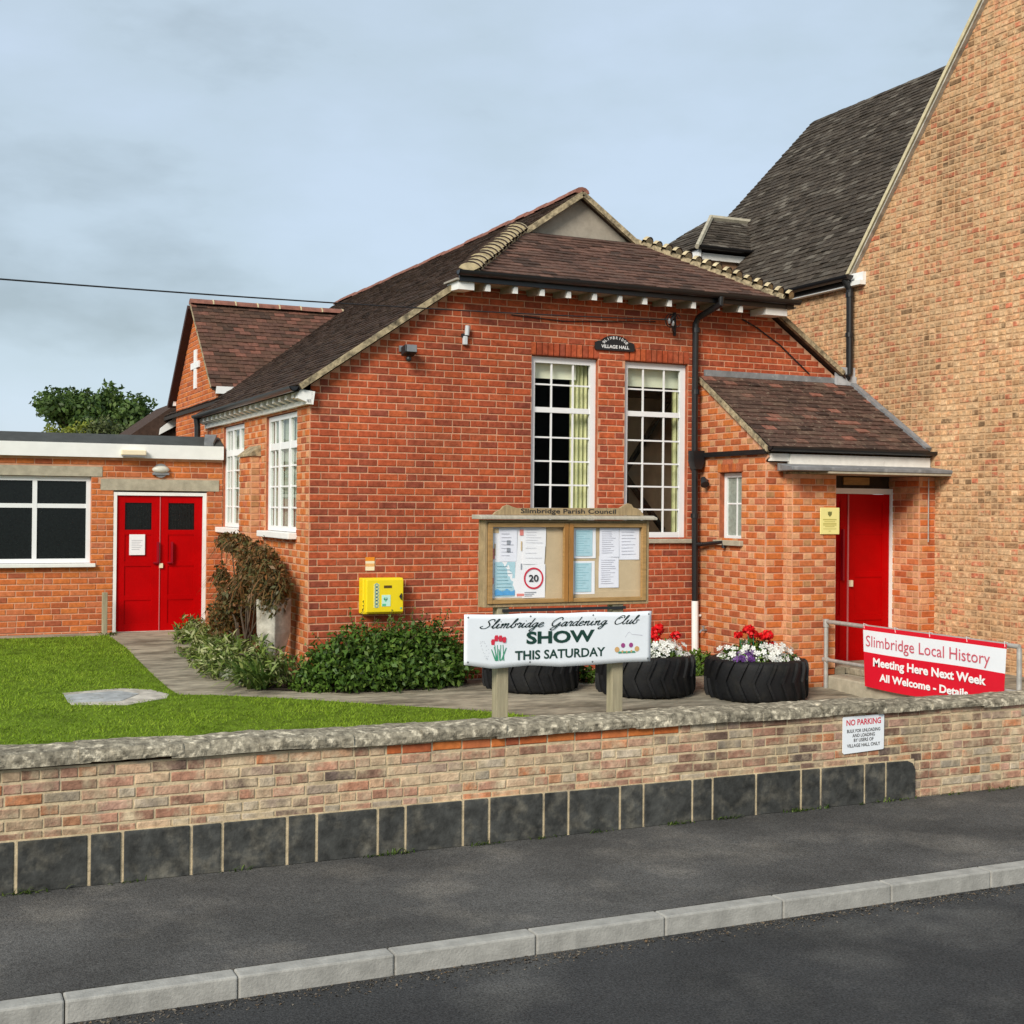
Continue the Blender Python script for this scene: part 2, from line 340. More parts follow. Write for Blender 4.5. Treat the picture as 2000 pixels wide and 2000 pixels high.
L_PLANT = leafmat('bright_leaf', [(.05, .10, .012), (.09, .17, .02), (.14, .24, .03)])

# ------------------------------------------------------------------ bricks
CH, BL, JT = 0.0825, 0.2335, 0.0135          # course, brick pitch, joint
def px(p):
    d = Vector(p) - CAM; z = d.dot(c_f)
    return 1000 + FPX * d.dot(c_r) / z, 969 - FPX * d.dot(c_u) / z, z
def brick_template():
    c = 0.045; cz = .09
    V = [(-.5, 1, -.5), (.5, 1, -.5), (.5, 1, .5), (-.5, 1, .5), (-.5, .16, -.5), (.5, .16, -.5), (.5, .16, .5), (-.5, .16, .5),
         (-.5 + c * .5, 0, -.5 + cz), (.5 - c * .5, 0, -.5 + cz), (.5 - c * .5, 0, .5 - cz), (-.5 + c * .5, 0, .5 - cz)]
    F = [(8, 9, 10, 11), (4, 5, 9, 8), (5, 6, 10, 9), (6, 7, 11, 10), (7, 4, 8, 11), (0, 1, 5, 4), (1, 2, 6, 5), (2, 3, 7, 6), (3, 0, 4, 7)]
    return V, F
BTV, BTF = brick_template()
PROUD = 0.0075
class Bricks:
    """collects the bricks of one building, then makes the 300 largest in view single objects and joins the rest"""
    def __init__(s, owner, mats, n=300, name='brick', heads=None): s.owner = owner; s.mats = mats; s.e = []; s.n = n; s.name = name; s.heads = heads or mats
    def put(s, parent, o, u, uc, zc, L, H, proud=None, depth=.03, head=False):
        u = Vector((u[0], u[1], 0)); ang = math.atan2(u.y, u.x); n = Vector((u.y, -u.x, 0))
        pr = PROUD + random.uniform(-.002, .002) if proud is None else proud
        c = Vector(o) + u * uc + n * pr; c.z = o[2] + zc
        a, b, d = px(c)
        if 160 < a < 1840 and 405 < b < 1532: score = L * H * max(.02, -(c - CAM).normalized().dot(n)) / d ** 2
        else: score = 0
        s.e.append((score, c, ang, L, H, depth, parent, s.heads if head else s.mats))
    def finish(s, cache={}):
        s.e.sort(key=lambda t: -t[0])
        k = s.n
        for sc, c, ang, L, H, D, par, mt in s.e[:k]:
            key = (mt[0].name, s.name)
            if key not in cache:
                me = bpy.data.meshes.new(s.name); me.from_pydata(BTV, [], BTF); me.materials.append(mt[0]); cache[key] = me
            o = link(s.name, cache[key], c, par); o.rotation_euler = (0, 0, ang); o.scale = (L, D, H)
        for mt in ([s.mats] if s.heads is s.mats else [s.mats, s.heads]):
            rest = [q for q in s.e[k:] if q[7] is mt]
            if not rest: continue
            A = np.zeros((len(rest), 3, 4))
            for i, (sc, c, ang, L, H, D, par, _m) in enumerate(rest):
                ca, sa = math.cos(ang), math.sin(ang)
                A[i] = [[ca * L, -sa * D, 0, c.x], [sa * L, ca * D, 0, c.y], [0, 0, H, c.z]]
            np_inst(s.name, BTV, BTF, A, mt[1], s.owner, rng.random(len(rest)))
def sub_spans(a, b, cuts):
    out = [(a, b)]
    for c0, c1 in sorted(cuts):
        nx = []
        for x0, x1 in out:
            if c1 <= x0 or c0 >= x1: nx.append((x0, x1)); continue
            if c0 > x0: nx.append((x0, c0))
            if c1 < x1: nx.append((c1, x1))
        out = nx
    return [t for t in out if t[1] - t[0] > .015]
def brick_wall(B, owner, name, o, u, z0, z1, umin, umax, openings=(), mortar=MT_RED, phead=.07, pitch=BL, course=CH, label=None, jag=0.0, bond=.5, bricks=True, flemish=False):
    """o: world point of (u=0,z=0); face looks towards (u.y,-u.x). umin/umax: numbers or functions of z"""
    fmin = umin if callable(umin) else (lambda z: umin); fmax = umax if callable(umax) else (lambda z: umax)
    U = Vector((u[0], u[1], 0)); N = Vector((u[1], -u[0], 0)); o = Vector(o)
    mb = MB()
    P = lambda a, z: o + U * a + Vector((0, 0, z))
    zs = sorted(set([z0, z1] + [z for op in openings for z in op[2:4] if z0 < z < z1] + [z0 + k * course for k in range(int((z1 - z0) / course) + 1)]))
    for a, b in zip(zs, zs[1:]):
        if b - a < 1e-4: continue
        m = (a + b) / 2
        cuts = [(p[0], p[1]) for p in openings if p[2] < m < p[3]]
        A0, A1, B0, B1 = fmin(a), fmin(b), fmax(a), fmax(b)
        sp = sub_spans(min(A0, A1), max(B0, B1), cuts)
        for i, (x0, x1) in enumerate(sp):
            l0, l1 = (A0, A1) if i == 0 and x0 == min(A0, A1) else (x0, x0)
            r0, r1 = (B0, B1) if i == len(sp) - 1 and x1 == max(B0, B1) else (x1, x1)
            if r0 - l0 < .002 and r1 - l1 < .002: continue
            mb.poly([P(l0, a), P(max(r0, l0), a), P(max(r1, l1), b), P(l1, b)])
    # reveals
    rv = MB()
    for (a, b, c, d) in [p[:4] for p in openings if len(p) > 4]:
        t = Vector((N.x, N.y, 0)) * -.11
        for q in ((P(a, c), P(a, d)), (P(b, c), P(b, d)), (P(a, d), P(b, d)), (P(a, c), P(b, c))): rv.poly([q[0], q[1], q[1] + t, q[0] + t])
    wall = mb.build(name, mortar, owner, label=label)
    if rv.v: rv.build('reveal', M_REVEAL, wall)['kind'] = 'stuff'
    if not bricks: return wall
    nrow = int((z1 - z0) / course + .5)
    for k in range(nrow):
        a = z0 + k * course; b = a + course - JT; m = (a + b) / 2
        A, Bm = max(fmin(a), fmin(b)), min(fmax(a), fmax(b))
        if Bm - A < .03: continue
        cuts = [(p[0], p[1]) for p in openings if p[2] < m < p[3]]
        pos = []
        x = math.floor(min(A, 0) / pitch) * pitch - pitch + (bond * pitch if k % 2 else 0)
        if flemish: x = math.floor(min(A, 0) / (pitch * 1.5)) * pitch * 1.5 - pitch * 1.5 + (pitch * .75 if k % 2 else 0)
        elif phead < .3: x += random.uniform(-.02, .02)
        while x < Bm:
            if flemish: pos += [(x, x + pitch), (x + pitch, x + pitch * 1.5)]; x += pitch * 1.5; continue
            j_ = random.uniform(-.006, .006)
            if random.random() < phead: pos += [(x, x + pitch / 2 + j_), (x + pitch / 2 + j_, x + pitch)]
            else: pos.append((x, x + pitch))
            x += pitch
        for x0, x1 in sub_spans(A, Bm, cuts):
            for p0, p1 in pos:
                q0, q1 = max(p0, x0), min(p1, x1)
                if q1 - q0 < .035: continue
                L = q1 - q0 - JT
                dz = random.uniform(-jag, jag)
                B.put(wall, o, u, (q0 + q1) / 2 + random.uniform(-1, 1) * .0015, m + dz, L, (b - a) * random.uniform(.97, 1.02) - jag, None, head=L < pitch * .56)
    return wall
def soldiers(B, wall, o, u, a, b, z0, h, w=.0785):
    n = max(1, round((b - a) / w)); s = (b - a) / n
    for i in range(n): B.put(wall, o, u, a + (i + .5) * s, z0 + h / 2, s - JT, h - JT * .8)

# ------------------------------------------------------------------ tiles
def tile_template():
    V = [(-.5, -.5, 0), (.5, -.5, 0), (.5, -.5, 1), (-.5, -.5, 1), (.5, .5, .1), (-.5, .5, .1), (.5, .5, -.4), (-.5, .5, -.4)]
    F = [(0, 1, 2, 3), (3, 2, 4, 5), (1, 6, 4, 2), (7, 0, 3, 5)]
    return V, F
TTV, TTF = tile_template()
class Tiles:
    def __init__(s, owner, mats, n=300): s.owner = owner; s.mats = mats; s.e = []; s.n = n
    def slope(s, roof, o, u, v, length, ulo, uhi, w=.178, g=.107, th=.017, hide=None):
        o, u, v = Vector(o), Vector(u).normalized(), Vector(v).normalized(); nrm = u.cross(v).normalized()
        rows = int(length / g)
        for k in range(rows):
            sv = (k + .5) * g
            a, b = ulo(sv), uhi(sv)
            if b - a < .05: continue
            x = math.floor(a / w) * w - (w / 2 if k % 2 else 0)
            while x < b:
                q0, q1 = max(x, a), min(x + w, b); x += w
                if q1 - q0 < .03: continue
                tl = random.uniform(-.06, .06) if random.random() < .12 else random.uniform(-.012, .012)
                c = o + u * ((q0 + q1) / 2) + v * (sv + random.uniform(-.006, .006)) + nrm * random.uniform(0, .006)
                if hide and hide(c): continue
                W, H, T = q1 - q0 - .005, g * 1.25, th
                uu = (u + v * tl).normalized(); vv = nrm.cross(uu).normalized()
                lift = random.uniform(.6, 1.25)
                p, q, d = px(c)
                score = W * g * abs((c - CAM).normalized().dot(nrm)) / d ** 2 if (160 < p < 1840 and 405 < q < 1532) else 0
                s.e.append((score, c, uu, vv, nrm, W, H, T * lift, roof))
    def finish(s):
        s.e.sort(key=lambda t: -t[0])
        me = bpy.data.meshes.new('tile'); me.from_pydata(TTV, [], TTF); me.materials.append(s.mats[0])
        for sc, c, u, v, n, W, H, T, roof in s.e[:s.n]:
            o = link('tile', me, c, roof)
            o.rotation_euler = Matrix((u, v, n)).transposed().to_euler(); o.scale = (W, H, T)
        rest = s.e[s.n:]
        if rest:
            A = np.array([[[u[i] * W, v[i] * H, n[i] * T, c[i]] for i in range(3)] for sc, c, u, v, n, W, H, T, r in rest])
            np_inst('tile', TTV, TTF, A, s.mats[1], s.owner, rng.random(len(rest)))

# ------------------------------------------------------------------ lettering
def text_mesh(body, name, mat_, parent, origin, ux, uz, width=None, height=None, bold=0.0, shear=0.0, align='LEFT', thick=.002, spacing=1.0):
    """built-in font turned to a mesh; origin = left end of the baseline, ux/uz world axes; width/height fit the ink box"""
    cu = bpy.data.curves.new(name, 'FONT'); cu.body = body; cu.size = 1; cu.shear = shear; cu.offset = bold; cu.space_character = spacing; cu.resolution_u = 3
    tmp = bpy.data.objects.new('tmp_text', cu); COL.objects.link(tmp)
    dg = bpy.context.evaluated_depsgraph_get(); me0 = bpy.data.meshes.new_from_object(tmp.evaluated_get(dg))
    n = len(me0.vertices); V = np.zeros(n * 3); me0.vertices.foreach_get('co', V); V = V.reshape(-1, 3)
    F = [tuple(p.vertices) for p in me0.polygons]
    bpy.data.objects.remove(tmp); bpy.data.curves.remove(cu); bpy.data.meshes.remove(me0)
    x0, x1 = V[:, 0].min(), V[:, 0].max()
    sx = (width / (x1 - x0)) if width else None
    sz = height / .69 if height else sx
    if sx is None: sx = sz
    if align == 'CENTER': x0 = (x0 + x1) / 2
    ux, uz = Vector(ux), Vector(uz); nn = ux.cross(uz).normalized(); o = Vector(origin) + nn * thick
    P = [o + ux * ((p[0] - x0) * sx) + uz * (p[1] * sz) for p in V]
    mb = MB(); mb.add(P, F); return mb.build(name, mat_, parent)
SCR = {
 'S': (1.55, [[(1.45, 1.55), (1.3, 1.95), (.85, 2.0), (.55, 1.6), (.85, 1.15), (1.1, .6), (.75, .05), (.2, .02), (-.15, .35), (.15, .55)]]),
 'l': (.62, [[(-.1, .25), (.3, 1.1), (.5, 1.85), (.35, 2.05), (.2, 1.5), (.15, .35), (.35, 0), (.65, .35)]]),
 'i': (.6, [[(0, .4), (.2, 1), (.15, .25), (.35, 0), (.65, .35)], [(.26, 1.42), (.3, 1.5)]]),
 'm': (1.5, [[(0, .65), (.2, 1), (.2, 0)], [(.2, .5), (.5, 1), (.63, .9), (.6, 0)], [(.6, .5), (.9, 1), (1.05, .9), (1.0, .2), (1.2, 0), (1.5, .35)]]),
 'n': (1.05, [[(0, .65), (.2, 1), (.2, 0)], [(.2, .5), (.5, 1), (.65, .9), (.6, .2), (.8, 0), (1.05, .35)]]),
 'b': (.9, [[(-.05, .3), (.35, 1.3), (.5, 1.9), (.32, 2.0), (.18, 1.2), (.15, .3), (.4, 0), (.7, .35), (.6, .9), (.95, .85)]]),
 'r': (.75, [[(0, .6), (.2, 1.15), (.3, .9), (.55, .95), (.42, .3), (.52, 0), (.8, .35)]]),
 'd': (1.0, [[(.68, .8), (.4, 1), (.1, .6), (.12, .1), (.42, .1), (.68, .8)], [(.8, 2.0), (.66, .6), (.68, .1), (.85, 0), (1.05, .35)]]),
 'g': (1.0, [[(.66, .8), (.4, 1), (.1, .6), (.15, .15), (.45, .15), (.66, .8)], [(.72, 1), (.6, -.35), (.35, -.9), (.02, -.75), (.3, -.3), (1.05, .35)]]),
 'e': (.75, [[(.05, .4), (.5, .65), (.5, .95), (.25, 1), (.05, .5), (.2, .03), (.5, .05), (.8, .35)]]),
 'a': (.98, [[(.66, .8), (.4, 1), (.1, .6), (.12, .08), (.42, .08), (.66, .8)], [(.72, 1), (.66, .2), (.8, 0), (1.02, .35)]]),
 'u': (1.0, [[(0, .55), (.2, 1), (.15, .3), (.32, 0), (.6, .4), (.74, 1)], [(.74, 1), (.68, .2), (.82, 0), (1.02, .35)]]),
 'G': (1.75, [[(1.45, 1.45), (1.35, 1.9), (.95, 2.0), (.4, 1.5), (.2, .8), (.45, .2), (.95, .2), (1.4, .95)], [(1.4, .95), (1.25, 0), (.95, -.75), (.45, -.65), (.7, -.2), (1.75, .35)]]),
 'C': (1.4, [[(1.25, 1.45), (1.2, 1.9), (.75, 2.0), (.25, 1.3), (.2, .5), (.6, .02), (1.1, .15), (1.5, .55)], [(.5, 1.2), (.75, 1.6), (1.0, 1.5)]]),
 ' ': (1.0, [])}
def script_mesh(body, name, mat_, parent, origin, ux, uz, width, xh, shear=.42, nib=.17, thick=.002):
    adv = 0; strokes = []
    for ch in body:
        a, st = SCR[ch]
        for q in st: strokes.append([(x + adv, y) for x, y in q])
        adv += a
    pts = [(x + y * shear, y) for q in strokes for x, y in q]
    X0, X1 = min(p[0] for p in pts), max(p[0] for p in pts); sx = width / (X1 - X0)
    ux, uz = Vector(ux), Vector(uz); o = Vector(origin) + ux.cross(uz).normalized() * thick
    mb = MB(); pen = Vector((.75, .55)).normalized() * nib * .5
    for q in strokes:
        P = [q[0]] + q + [q[-1]]; sm = []
        for i in range(1, len(P) - 2):
            for t in np.linspace(0, 1, 7, endpoint=(i == len(P) - 3)):
                p0, p1, p2, p3 = [np.array(P[i + j - 1]) for j in range(4)]
                sm.append(.5 * ((2 * p1) + (-p0 + p2) * t + (2 * p0 - 5 * p1 + 4 * p2 - p3) * t * t + (-p0 + 3 * p1 - 3 * p2 + p3) * t ** 3))
        for a, b in zip(sm, sm[1:]):
            a = Vector((a[0] + a[1] * shear, a[1])); b = Vector((b[0] + b[1] * shear, b[1])); d = b - a
            if d.length < 1e-6: continue
            hw = Vector((-d.y, d.x)).normalized() * .05
            w = pen if abs(pen.cross(d)) > 0 else pen
            A = [a - w - hw * 0, a + w, b + w, b - w]
            off = Vector((d.y, -d.x)).normalized() * (nib * .33)
            for quad in ([a - w, a + w, b + w, b - w], [a - off, a + off, b + off, b - off]):
                W = [o + ux * ((p.x - X0) * sx) + uz * (p.y * xh) for p in quad]
                mb.poly(W)
    return mb.build(name, mat_, parent)
EX, EY, EZ = Vector((1, 0, 0)), Vector((0, 1, 0)), Vector((0, 0, 1))
def disc(mb, c, r, ux=EX, uz=EZ, n=28, r0=0, off=0):
    ux, uz = Vector(ux), Vector(uz); c = Vector(c) + ux.cross(uz) * off
    ring = lambda q: [c + ux * (q * math.cos(2 * math.pi * k / n)) + uz * (q * math.sin(2 * math.pi * k / n)) for k in range(n)]
    if r0 == 0: mb.poly(ring(r))
    else: mb.add(ring(r0) + ring(r), [(k, (k + 1) % n, (k + 1) % n + n, k + n) for k in range(n)][:])
    return mb

# ------------------------------------------------------------------ foliage
def leaf_verts(C, D, Nn, L, W, fold=.25):
    """C centres (n,3), D leaf direction, Nn normal hint -> quads (n,4,3)"""
    D = D / np.linalg.norm(D, axis=1, keepdims=True)
    Sd = np.cross(D, Nn); Sd /= np.linalg.norm(Sd, axis=1, keepdims=True) + 1e-9
    Up = np.cross(Sd, D)
    L = np.asarray(L).reshape(-1, 1); W = np.asarray(W).reshape(-1, 1)
    a = C - D * L * .5; b = C + Sd * W * .5 + Up * W * fold; c = C + D * L * .5 - Up * L * .08; d = C - Sd * W * .5 + Up * W * fold
    return np.stack([a, b, c, d], 1)
def rand_dirs(n):
    v = rng.normal(size=(n, 3)); return v / np.linalg.norm(v, axis=1, keepdims=True)
def lobes_foliage(name, lobes, n, size, material, parent, shell=.55, up=.35, aspect=.5, clump=0.0, squash=None):
    w = np.array([l[3] * l[4] * l[5] for l in lobes]) ** (2 / 3); w /= w.sum()
    idx = rng.choice(len(lobes), n, p=w)
    Lb = np.array([l[:6] for l in lobes])[idx]
    d = rand_dirs(n); r = 1 - rng.random(n) ** 1.6 * shell; r *= 1 + .16 * np.sin(d[:, 0] * 7 + idx) * np.cos(d[:, 2] * 6 + idx * 2) + rng.normal(0, .06, n)
    C = Lb[:, :3] + d * r[:, None] * Lb[:, 3:6]
    if squash is not None: C = squash(C)
    nrm = d + np.array([0, 0, up]) + rng.normal(0, .45, (n, 3)); D = rand_dirs(n) * .9 + d * .7 + np.array([0, 0, -.1])
    L = size * rng.uniform(.6, 1.35, n)
    t = np.clip(rng.normal(.5, .25, n), 0, 1)
    return np_mesh(name, leaf_verts(C, D, nrm, L, L * aspect), 4, material, parent, t)
def blades(name, base, tip_dir, length, width, material, parent, seg=4, droop=.5, tint=None):
    """arching strap leaves"""
    Q = []; T = []
    for b, dr, L, W in zip(base, tip_dir, length, width):
        b = Vector(b); dr = Vector(dr).normalized(); hor = Vector((dr.x, dr.y, 0)); hor = hor.normalized() if hor.length > 1e-3 else EX
        sd = Vector((-hor.y, hor.x, 0)); t0 = random.random(); P = []
        for i in range(seg + 1):
            s = i / seg; p = b + dr * (L * s) + Vector((0, 0, -droop * L * s * s)) + hor * (droop * .4 * L * s * s)
            w = W * (1 - s ** 2.2) * .5 + .0008
            P.append((p - sd * w, p + sd * w))
        for i in range(seg): Q += [P[i][0], P[i][1], P[i + 1][1], P[i + 1][0]]; T.append(t0)
    return np_mesh(name, np.array([tuple(q) for q in Q]), 4, material, parent, T)

def gz(y): return -.07 + (.057 if y > 0 else .05) * y

# ================================================================== GROUND
def sheet(name, pts_xy, dz, m, kind='structure', sub=0):
    mb = MB(); P = [Vector((x, y, gz(y) + dz)) for x, y in pts_xy]; mb.poly(P)
    return tag(mb.build(name, m), kind=kind)
mb = MB(); mb.poly([(-400, -400, -.76), (400, -400, -.76), (400, 400, -.76), (-400, 400, -.76)]); tag(mb.build('ground', M_GRND), kind='structure')
mb = MB(); mb.poly([(-60, -26, -.74), (60, -26, -.74), (60, -7.35, -.74), (-60, -7.35, -.74)]); tag(mb.build('road', M_ROAD), kind='structure')
mb = MB(); mb.box(-60, 60, -7.2, -5.15, -.9, -.62); tag(mb.build('pavement', M_PAVE), kind='structure')
kerb = thing('kerb', None, None, (0, -7.28, -.62)); kerb['kind'] = 'structure'
mb = MB(); mb.box(-.455, .455, -.07, .07, -.3, .004); kme = None
for i in range(-6, 14):
    if kme is None:
        ks = mb.build('kerb_stone', M_KERB, kerb, bevel=.012); kme = ks.data; ks.location = (i * .915 - 2, 0, -.15)
    else:
        k2 = ks.copy(); COL.objects.link(k2); k2.parent = kerb; k2.location = (i * .915 - 2, 0, -.15)
# sloping yard, sheet in three strips
mb = MB()
ys = [-4.86, 0, 4.5, 12, 60]
for a, b in zip(ys, ys[1:]):
    za, zb = gz(min(a, 12)), gz(min(b, 12))
    mb.poly([(-45, a, za), (60, a, za), (60, b, zb), (-45, b, zb)])
tag(mb.build('yard_path', M_PATH), kind='structure')
LAWN = [(-9, 4.2), (-1.62, 4.2), (-1.545, 3.1), (-1.54, 2.1), (-1.53, 1.07), (-1.5, .2), (-1.45, -.13), (-1.1, -.25), (-.4, -.64), (.54, -1.29), (1.19, -1.7), (1.62, -2.07), (1.93, -2.46), (2.3, -3.2), (2.6, -4.86), (-9, -4.86)]
def in_poly(P, poly):
    x, y = P[:, 0], P[:, 1]; ins = np.zeros(len(P), bool); n = len(poly)
    for i in range(n):
        x0, y0 = poly[i]; x1, y1 = poly[(i + 1) % n]
        if y0 == y1: continue
        c = ((y0 > y) != (y1 > y)) & (x < (x1 - x0) * (y - y0) / (y1 - y0) + x0); ins ^= c
    return ins
mb = MB()   # the slope changes at y=0: two lawn pieces in one mesh
up_ = [p for p in LAWN if p[1] >= 0] + [(-1.478, 0), (-9, 0)]
dn_ = [(-9, 0), (-1.478, 0)] + [p for p in LAWN if p[1] < 0]
for q in (up_, dn_): mb.poly([(x, y, gz(y) + .006) for x, y in q])
tag(mb.build('lawn', M_LAWN), kind='structure')
SLAB = [(-2.62, .25), (-2.0, .36), (-1.7, .2), (-1.56, -.1), (-1.62, -.3), (-2.06, -.56), (-2.6, -.4)]
M_SLAB = mat('bluish_slab', (.34, .36, .36), rough=.8, var=.3, scale=7, bump=.3, blot=(.2, .2, .17), blot_scale=9)
def slab():
    t = tag(link('drain_slab', None, (-2.1, -.1, gz(-.1))), 'flat grey concrete drain slab set in the lawn beside the path', 'slab')
    mb = MB(); mb.prism([(x, y, gz(y) + .004) for x, y in SLAB], (0, 0, .008)); mb.build('surround', M_STONE, t, bevel=.003)
    mb = MB(); mb.prism([(-2.62, .12, gz(.1) + .012), (-2.05, .2, gz(.2) + .012), (-1.86, -.02, gz(0) + .012), (-2.1, -.36, gz(-.36) + .012), (-2.62, -.3, gz(-.3) + .012)], (0, 0, .005)); mb.build('cover', M_SLAB, t, bevel=.004)
slab()
BED = [(-.02, 4.4), (-.45, 4.2), (-.72, 3.0), (-.98, 1.64), (-.95, .43), (-.6, -.04), (-.29, -.22), (.3, -.5), (1.2, -.55), (1.85, -.3), (1.95, -.02), (-.02, -.02)]
mb = MB()
mb.poly([(x, y, gz(y) + .012) for x, y in [(-.02, 4.3), (-.40, 4.2), (-.58, 3.0), (-.76, 1.64), (-.76, .6), (-.5, .02), (-.02, .02)]])
mb.poly([(x, y, gz(y) + .012) for x, y in [(-.6, -.04), (-.29, -.22), (.3, -.5), (1.2, -.55), (1.85, -.3), (1.95, -.03), (-.05, -.03)]])
tag(mb.build('flower_bed_soil', M_SOIL), kind='structure')
# grass
N = 105000
P = np.stack([rng.uniform(-4.6, 2.6, N), rng.uniform(-4.8, 4.2, N)], 1)
keep = in_poly(P, LAWN) & ~in_poly(P, [(-2.1 + (a + 2.1) * .93, -.1 + (b + .1) * .9) for a, b in SLAB]); P = P[keep]
patch = .5 + .5 * np.sin(P[:, 0] * 2.3 + 1.7 * np.sin(P[:, 1] * 1.9)) * np.cos(P[:, 1] * 2.7 + P[:, 0])
zz = -.07 + np.where(P[:, 1] > 0, .057, .05) * P[:, 1] + .004
h = rng.uniform(.014, .032, len(P)) * (.75 + .5 * patch); a = rng.uniform(0, 6.283, len(P)); w = rng.uniform(.004, .0075, len(P))
B0 = np.stack([P[:, 0] - np.cos(a) * w, P[:, 1] - np.sin(a) * w, zz], 1); B1 = np.stack([P[:, 0] + np.cos(a) * w, P[:, 1] + np.sin(a) * w, zz], 1)
le = rng.normal(0, .022, (len(P), 2)); T0 = np.stack([P[:, 0] + le[:, 0], P[:, 1] + le[:, 1], zz + h], 1)
np_mesh('grass', np.stack([B0, B1, T0], 1), 3, L_GRASS, None, np.clip(.12 + .5 * patch + .22 * np.sin(P[:, 0] * 7 + 3 * np.sin(P[:, 1] * 5)) * np.sin(P[:, 1] * 8) + rng.normal(0, .2, len(P)), 0, 1), kind='stuff')

# ================================================================== VILLAGE HALL
hall = thing('village_hall', 'red brick village hall with brown half-hipped tiled roof and tall white windows', 'building', (4.03, 0, -.07))
B = Bricks(hall, MB_RED, 220); BS = Bricks(hall, MB_ORG, 80, heads=MB_TAN)  # side stretchers' orange partly carries the brighter light on that wall
Z0 = 3.86 - 50 * CH
vmin = lambda z: max(0.0, (z - 3.36) / .69)
W1, W2 = (2.79, 3.71, 1.60, 3.86, 1), (4.10, 5.03, 1.60, 3.86, 1)
front = brick_wall(B, hall, 'front_wall', (0, 0, 0), (1, 0), Z0, 4.66, vmin, lambda z: 8.06 - vmin(z),
                   [W1, W2, (2.79, 3.71, 3.86, 4.02), (4.10, 5.03, 3.86, 4.02), (5.26, 9, -1, 3.72)], phead=.06)
for w in (W1, W2): soldiers(B, front, (0, 0, 0), (1, 0), w[0] - .02, w[1] + .02, 3.86, .165)
side = brick_wall(BS, hall, 'side_wall', (0, 0, 0), (0, -1), Z0, 3.24, -5.9, 0,
                  [(-1.99, -.52, 1.66, 3.11, 1), (-4.5, -3.2, 1.66, 3.11, 1)], flemish=True)
# buttress between the side windows
by0, by1 = 2.27, 2.9
bt = brick_wall(BS, hall, 'buttress', (-.13, 0, 0), (0, -1), Z0, 2.62, -by1, -by0, phead=.4)
brick_wall(BS, hall, 'buttress', (-.13, by0, 0), (1, 0), Z0, 2.62, 0, .13, phead=1)
brick_wall(BS, hall, 'buttress', (-.13, by1, 0), (-1, 0), Z0, 2.62, -.13, 0, phead=0, bricks=False)
mb = MB(); mb.prism([(-.155, by0 - .03, 2.62), (-.155, by1 + .03, 2.62), (-.155, by1 + .03, 2.65), (-.155, by0 - .03, 2.65)], (.155, 0, 0)); mb.prism([(-.15, by0 - .025, 2.65), (0, by0 - .025, 2.65), (0, by0 - .025, 2.77)], (0, by1 - by0 + .05, 0))
mb.build('buttress_cap', M_CREAM, hall)
B.finish(); BS.finish()
mb = MB(); mb.poly([(8.06, 0, -.2), (8.06, 12.1, -.2), (8.06, 12.1, 3.4), (8.06, 0, 3.4)]); mb.poly([(0, 12.1, 0), (8.06, 12.1, 0), (8.06, 12.1, 3.4), (4.03, 12.1, 6.15), (0, 12.1, 3.4)]); mb.build('rear_wall', MT_RED, hall)
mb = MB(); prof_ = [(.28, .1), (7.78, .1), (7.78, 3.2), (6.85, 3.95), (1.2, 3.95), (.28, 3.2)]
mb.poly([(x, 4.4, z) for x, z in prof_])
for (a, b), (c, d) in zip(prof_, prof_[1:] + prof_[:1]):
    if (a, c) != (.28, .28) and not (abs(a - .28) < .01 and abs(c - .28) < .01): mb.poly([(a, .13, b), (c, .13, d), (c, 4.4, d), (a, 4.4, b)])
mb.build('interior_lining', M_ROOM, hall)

def lb(mb, o, U, N, a0, a1, d0, d1, z0, z1):
    o, U, N = Vector(o), Vector(U), Vector(N); P = lambda a, d, z: o + U * a - N * d + EZ * z
    return mb.add([P(a0, d0, z0), P(a1, d0, z0), P(a1, d1, z0), P(a0, d1, z0), P(a0, d0, z1), P(a1, d0, z1), P(a1, d1, z1), P(a0, d1, z1)],
                  [(0, 3, 2, 1), (4, 5, 6, 7), (0, 1, 5, 4), (1, 2, 6, 5), (2, 3, 7, 6), (3, 0, 4, 7)])
def window(owner, o, U, N, a0, a1, z0, z1, posts, rails, vb, hb, fw=.065, rec=.085, bar=.02, pane_mat=M_PANE, name='window'):
    """posts/rails: heavy members (centre, width) ; vb/hb: thin glazing bars"""
    mb = MB(); D = rec + .055
    lb(mb, o, U, N, a0, a0 + fw, rec, D, z0, z1); lb(mb, o, U, N, a1 - fw, a1, rec, D, z0, z1)
    lb(mb, o, U, N, a0 + fw, a1 - fw, rec + .002, D, z1 - fw, z1); lb(mb, o, U, N, a0 + fw, a1 - fw, rec + .002, D, z0, z0 + fw)
    for c, w in posts: lb(mb, o, U, N, c - w / 2, c + w / 2, rec + .004, D, z0 + fw, z1 - fw)
    for c, w in rails: lb(mb, o, U, N, a0 + fw, a1 - fw, rec + .007, D, c - w / 2, c + w / 2)
    fr = mb.build(name, M_UPVC, owner)
    for c in vb:
        mb = MB(); lb(mb, o, U, N, c - bar / 2, c + bar / 2, rec + .014, rec + .036, z0 + fw, z1 - fw); mb.build('glazing_bar', M_UPVC, fr)
    for c in hb:
        mb = MB(); lb(mb, o, U, N, a0 + fw, a1 - fw, rec + .017, rec + .034, c - bar / 2, c + bar / 2); mb.build('glazing_bar', M_UPVC, fr)
    xs = sorted([a0 + fw, a1 - fw] + list(vb) + [c for c, w in posts]); zs = sorted([z0 + fw, z1 - fw] + list(hb) + [c for c, w in rails])
    for xa, xb in zip(xs, xs[1:]):
        for za, zb in zip(zs, zs[1:]):
            mb = MB(); lb(mb, o, U, N, xa, xb, rec + .024, rec + .028, za, zb); mb.build('pane', pane_mat, fr)
    return fr
FN = (0, -1, 0)
